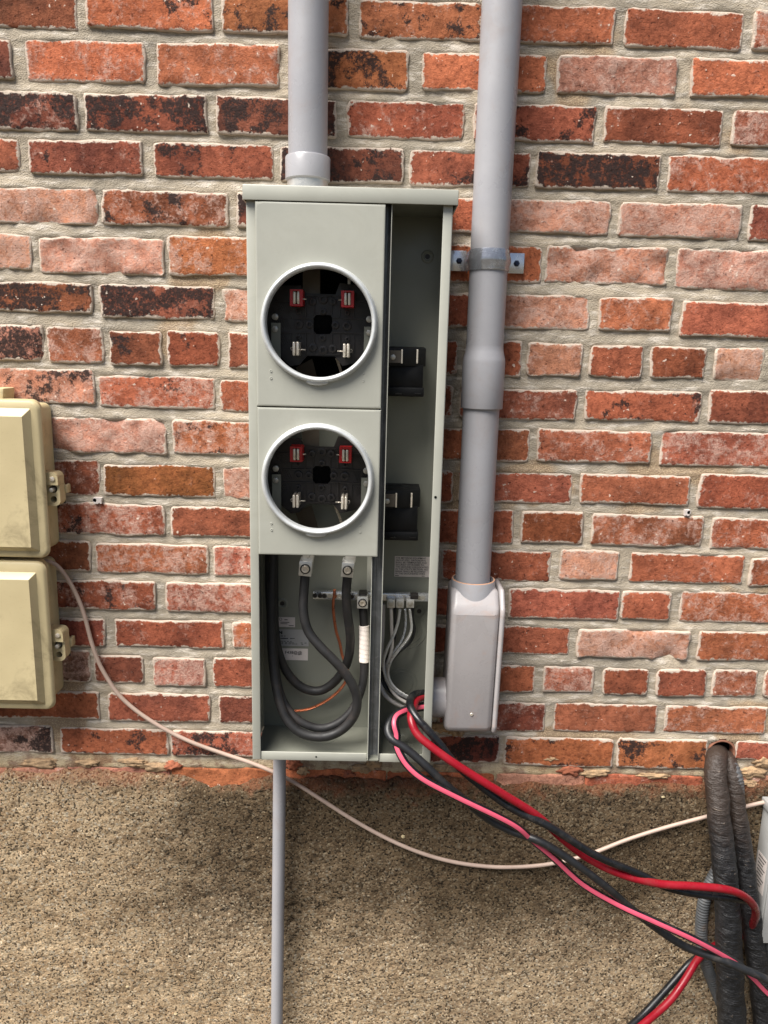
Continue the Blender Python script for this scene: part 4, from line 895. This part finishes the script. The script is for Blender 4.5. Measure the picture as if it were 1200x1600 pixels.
bm = NB(); lathe(bm, Vector((cr, -.052, 1.10)), (0, 0, 1), [(.0375, 0), (.0375, .0755), (.0365, .0775), (.0345, .0775), (.0335, .070), (.030, .062)], 56); obj('collar', bm, M['pvc'], lbx, 40)
bm = NB(); lathe(bm, Vector((cr, -.052, 1.1763)), (0, 0, 1), [(.0369, .0006), (.0364, .0015), (.0347, .0015), (.0342, -.001)], 56)
obj('dust_rim', bm, M['dust'], lbx, True)
ch = at(683, 1090, .06)
bm = NB(); lathe(bm, Vector((.1016, -.058, ch.z)), (1, 0, 0), [(.030, 0), (.0345, 0), (.0348, .014), (.0352, .03)], 48); obj('side_hub', bm, M['pvc_dusty'], lbx, 40)
s_ = at(737, 1117, .1); bm = NB(); lathe(bm, Vector((s_.x, -.0990, s_.z)), (0, -1, 0), [(.0030, 0), (.0026, .001), (.0012, .001), (0, .0003)], 16); obj('cover_screw', bm, M['chrome'], lbx, True)

# thin conduit under the box
sx0, sx1 = at(437.5, 1200, .04), at(431, 1590, .04)
bm = NB(); tube(bm, [Vector((sx0.x, -.04, .869)), Vector(((sx0.x*2+sx1.x)/3, -.04, .6)), Vector((sx1.x, -.04, .1)), Vector((sx1.x, -.04, -.05))], .0118, 32)
tag(obj('ground_conduit', bm, M['pvc'], None, 40, loc=Vector((sx1.x, -.04, 0))), 'thin grey conduit running straight down from under the meter box', 'conduit')

# ------------------------------------------------------------------ beige telephone boxes
def phone_box(label, fx, fy0, fy1, bx, by1, pr, latch, extra):
    FD = .070; ymid = (fy0+fy1)/2
    xr = at(fx, ymid, FD).x; zt, zb = at(30, fy0, FD).z, at(30, fy1, FD).z; xl = xr-.30
    t = thing('telephone_box', label, 'utility box', ((xl+xr)/2, 0, zb), 'beige telephone boxes')
    bxr = at(bx, ymid, .0).x
    # base with draft
    bm = NB(); ring = []
    def rrect(x0, x1, z0, z1, r, d):
        out = []
        for cx_, cz_, a0 in ((x1-r, z1-r, 0), (x0+r, z1-r, 90), (x0+r, z0+r, 180), (x1-r, z0+r, 270)):
            for k in range(7):
                a = R(a0+k*15); out.append(bm.verts.new((cx_+r*math.cos(a), -d, cz_+r*math.sin(a))))
        return out
    def skin(loops):
        for a, b in zip(loops[:-1], loops[1:]):
            for i in range(len(a)): bm.faces.new((a[i], a[(i+1) % len(a)], b[(i+1) % len(b)], b[i]))
    bzt, bzb = zt-.008, zb+.006
    lo = [rrect(xl+.004, bxr, bzb, bzt, .012, .001), rrect(xl+.004, bxr-.001, bzb, bzt, .012, .040)]
    skin(lo); bm.faces.new(lo[-1]); obj('base', bm, M['beige'], t, 40)
    # cover
    bm = NB(); ax = bxr+.000
    lo = [rrect(xl+.001, ax-.001, zb+.001, zt-.001, .014, .034), rrect(xl, ax, zb, zt, .015, .037), rrect(xl, xr+.001, zb, zt, .016, FD-.006), rrect(xl+.0015, xr-.001, zb+.0015, zt-.0015, .015, FD-.0020), rrect(xl+.005, xr-.0045, zb+.005, zt-.005, .012, FD)]
    # raised panel
    p0x, p0t, p0b, p1x, p1t, p1b = pr
    X0, T0, B0 = at(p0x, ymid, FD).x, at(30, p0t, FD).z, at(30, p0b, FD).z; X1, T1, B1 = at(p1x, ymid, FD+.012).x, at(30, p1t, FD+.012).z, at(30, p1b, FD+.012).z
    lo += [rrect(xl+.022, X0, B0, T0, .0015, FD), rrect(xl+.034, X1, B1, T1, .0012, FD+.012)]
    skin(lo); bm.faces.new(lo[-1]); obj('cover', bm, M['beige'], t, 35)
    # latch: two lugs with screw, bolt and hole
    l0x, l0y, l1x, l1y = latch; d = .050
    a, b = at(l0x, l0y, d), at(l1x, l1y, d); mz = a.z+(b.z-a.z)*.37
    bm = NB(); r = .010; o_ = []
    for cx_, cz_, a0 in ((b.x-r, a.z-r, 0),):
        o_ += [(cx_+r*math.cos(R(a0+k*15)), cz_+r*math.sin(R(a0+k*15))) for k in range(7)]
    o_ += [(a.x-.006, a.z), (a.x-.006, mz), (b.x, mz)]
    sheet_with_holes(bm, o_, [], .030, d+.006); lt = obj('latch_lug', bm, M['beige'], t, 30)
    c = at(l0x+(l1x-l0x)*.40, l0y+(l1y-l0y)*.21, d+.006)
    bm = NB(); cyl(bm, c, (0, -1, 0), .0042, .0022, 18, .0008); tt = NB(); box(tt, c.x-.0037, c.x+.0037, -c.y+.0021, -c.y+.0026, c.z-.0006, c.z+.0006); tt.transform(Matrix.Translation(c) @ Matrix.Rotation(R(35), 4, 'Y') @ Matrix.Translation(-c)); merge(bm, tt)
    obj('latch_screw', bm, M['chrome'], lt, 40)
    bm = NB(); o_ = [(a.x-.004, mz-.0004), (a.x-.004, b.z)]
    for k in range(7): o_.append((b.x-r+r*math.cos(R(270+k*15)), b.z+r+r*math.sin(R(270+k*15))))
    o_.append((b.x, mz-.0004))
    h1 = at(l0x+(l1x-l0x)*.46, l0y+(l1y-l0y)*.50, d); h2 = at(l0x+(l1x-l0x)*.50, l0y+(l1y-l0y)*.80, d)
    cir = lambda c, r: [(c.x+r*math.cos(2*math.pi*k/20), c.z+r*math.sin(2*math.pi*k/20)) for k in range(20)]
    sheet_with_holes(bm, o_, [cir(h1, .0070), cir(h2, .0056)], .028, d); lp = obj('latch_plate', bm, M['beige'], t, 30)
    bm = NB(); box(bm, a.x-.003, b.x-.001, .0265, .0278, b.z+.001, mz); obj('latch_back', bm, M['plastic'], lp)
    bm = NB(); cyl(bm, Vector((h1.x-.0005, -.028, h1.z-.001)), (0, -1, 0), .0040, .030, 6, .0008); obj('latch_bolt', bm, M['screw'], lp, 40)
    bm = NB(); box(bm, b.x-.003, b.x+.0035, .012, .030, b.z+.018, mz-.004, .002); obj('hinge_tab', bm, M['beige'], t, 30)
    return t
t = phone_box('upper beige plastic telephone box on the brick at the left', 68, 625, 872, 87, 852, (55, 638, 861, 41, 651, 855), (73, 737, 95, 791), True)
bm = NB(); a, b = at(-14, 606, .045), at(4, 640, .045); box(bm, a.x, b.x, .004, .045, b.z, a.z, .003)
for v in bm.verts:
    if v.co.z > a.z-.012 and v.co.x > b.x-.004: v.co.x += .004
obj('mounting_tab', bm, M['beige'], t, 40)
phone_box('lower beige plastic telephone box on the brick at the left', 77, 878, 1109, 95, 1085, (63.5, 894, 1100, 51, 906, 1094), (82, 982, 103, 1033), False)

# cream cable
single('telephone_cable', 'thin cream cable drooping across wall and foundation from the beige boxes', 'cable',
       [(48,877,.02),(75,877,.024),(90,884,.022),(108,908,.016),(122,935,.012),(133,965,.011),(142,1000,.011),(152,1030,.011),(165,1055,.011),(185,1085,.011),(215,1112,.011),(255,1138,.011),(300,1160,.012),(350,1178,.013),(400,1195,.016),(450,1217,.020),(500,1248,.022),(550,1280,.022),(600,1308,.022),(650,1330,.022),(700,1345,.022),(750,1353,.022),(800,1355,.022),(860,1350,.022),(920,1335,.022),(980,1312,.022),(1040,1293,.022),(1100,1277,.022),(1150,1264,.020),(1192,1254,.018),(1240,1246,.016)], .0037, M['cream'], n=12, it=6)

# ------------------------------------------------------------------ black insulated pipes and flexible conduit
def wrap_pipe(label, pts, r0, r1, sd, seam):
    path = pxpath(pts, .003, 8); n = len(path)
    def rf(i, a):
        f = i/n; r = r0+(r1-r0)*f
        w = float(fbm(i*.10+math.sin(a)*.7, math.cos(a)*.9+i*.02, sd, 3))*.0026+max(0, math.sin(i*1.15+1.3*math.sin(a*1.0+sd)+2*float(vnoise(i*.07, a*.5, sd))))**3*.0006*(1.1-f*.6)
        return r+w-(.0022 if seam and abs(a-seam) < .12 else 0)
    o = thing('insulated_pipe', label, 'pipe', path[-1], 'black insulated pipes')
    bm = NB(); tube(bm, path, r0, 40, True, rf); obj('foam_sleeve', bm, M['wrap'], o, True)
wrap_pipe('wrinkled black insulated pipe in front, coming out of the wall hole', [(1122,1176,-.018),(1119,1184,.018),(1118,1207,.040),(1122,1260,.058),(1130,1330,.070),(1136,1400,.074),(1139,1480,.078),(1142,1560,.080),(1146,1640,.080),(1152,1760,.080)], .0185, .0290, 3, 5.9)
wrap_pipe('smoother black insulated pipe on the right, behind the wrinkled one', [(1136,1182,-.012),(1143,1205,.022),(1152,1262,.040),(1162,1330,.046),(1170,1400,.050),(1180,1480,.052),(1191,1560,.054),(1201,1640,.054),(1216,1760,.054)], .0135, .0265, 9, 0)
path = pxpath([(1131,1182,-.012),(1142,1194,.012),(1151,1215,.030),(1153,1245,.032),(1150,1280,.024),(1138,1320,.016),(1120,1360,.020),(1104,1395,.026),(1097,1430,.028),(1096,1470,.028),(1103,1505,.028),(1120,1550,.022),(1140,1600,.020),(1160,1680,.020)], .0012, 12)
bm = NB(); tube(bm, path, .0115, 24, True, lambda i, a: .0112+.0007*math.sin(i*1.35)); tag(obj('flexible_conduit', bm, M['flex'], None, True, loc=path[-1]), 'ribbed grey flexible conduit winding behind the black pipes', 'conduit')

# grey cabinet at the right edge
cab = thing('disconnect_box', 'grey metal disconnect box with a white label at the right edge', 'electrical box', (.80, 0, .33))
cx0 = at(1181, 1300, .0).x; ztc, zbc = at(1190, 1258, .04).z, at(1180, 1452, .03).z
bm = NB(); box(bm, cx0, cx0+.20, .012, .060, zbc+.012, ztc-.016, .0015); obj('case', bm, M['cabinet'], cab, 40)
bm = NB(); box(bm, cx0-.004, cx0+.204, .010, .068, ztc-.018, ztc, .002); obj('hood', bm, M['cabinet'], cab, 40)
bm = NB(); box(bm, cx0+.001, cx0+.201, .0605, .066, zbc, ztc-.020, .0015); obj('door', bm, M['cabinet'], cab, 40)
bm = NB(); box(bm, cx0-.001, cx0+.20, .012, .062, zbc-.002, zbc+.010, .0015); obj('bottom_tray', bm, M['cabinet'], cab, 40)
bm = NB(); lz0, lz1 = at(1182, 1388, .03).z, at(1182, 1334, .03).z
box(bm, cx0-.0005, cx0-.0002, .018, .052, lz0, lz1); sl = obj('side_label', bm, M['label'], cab)
bm = NB()
for k in range(9):
    z = lz1-.006-k*(lz1-lz0-.010)/9; box(bm, cx0-.0007, cx0-.0005, .022, .048-(k % 3)*.004, z-.0012, z+.0008)
obj('fine_print', bm, M['ink'], sl)
c = Vector((cx0+.045, -.040, zbc-.001)); bm = NB(); lathe(bm, c, (0, 0, -1), [(.030, 0), (.030, .012), (.022, .030), (.020, .05), (.017, .35)], 32); obj('bottom_fitting', bm, M['flex'], cab, 40)

# small cable clips left on the wall
def clip(px, py, lab, s):
    c = at(px, py, .006); bm = NB()
    o_ = [(c.x-.006*s, c.z+.005), (c.x-.008*s, c.z), (c.x-.005*s, c.z-.006), (c.x+.002*s, c.z-.006), (c.x+.002*s, c.z-.0045), (c.x+.005*s, c.z-.0045), (c.x+.005*s, c.z-.006), (c.x+.0075*s, c.z-.006), (c.x+.008*s, c.z+.004)]
    hx = c.x-.004*s; sheet_with_holes(bm, o_, [[(hx+.0034*math.cos(k*.52), c.z+.0034*math.sin(k*.52)) for k in range(12)]], -.004, .005)
    t = thing('cable_clip', lab, 'clip', c, 'small cable clips left in the mortar'); obj('clip_body', bm, M['label'], t)
    bm = NB(); lathe(bm, Vector((hx, -.0032, c.z)), (0, -1, 0), [(0, 0), (.0034, 0)], 14); obj('clip_hole', bm, M['hole'], t)
clip(151, 782, 'small grey plastic clip in the mortar below the brown brick', 1)
clip(1075, 801, 'small white plastic clip in the mortar on the right', -.6)

for o in list(bpy.data.objects):
    if '_b' in o: del o['_b']
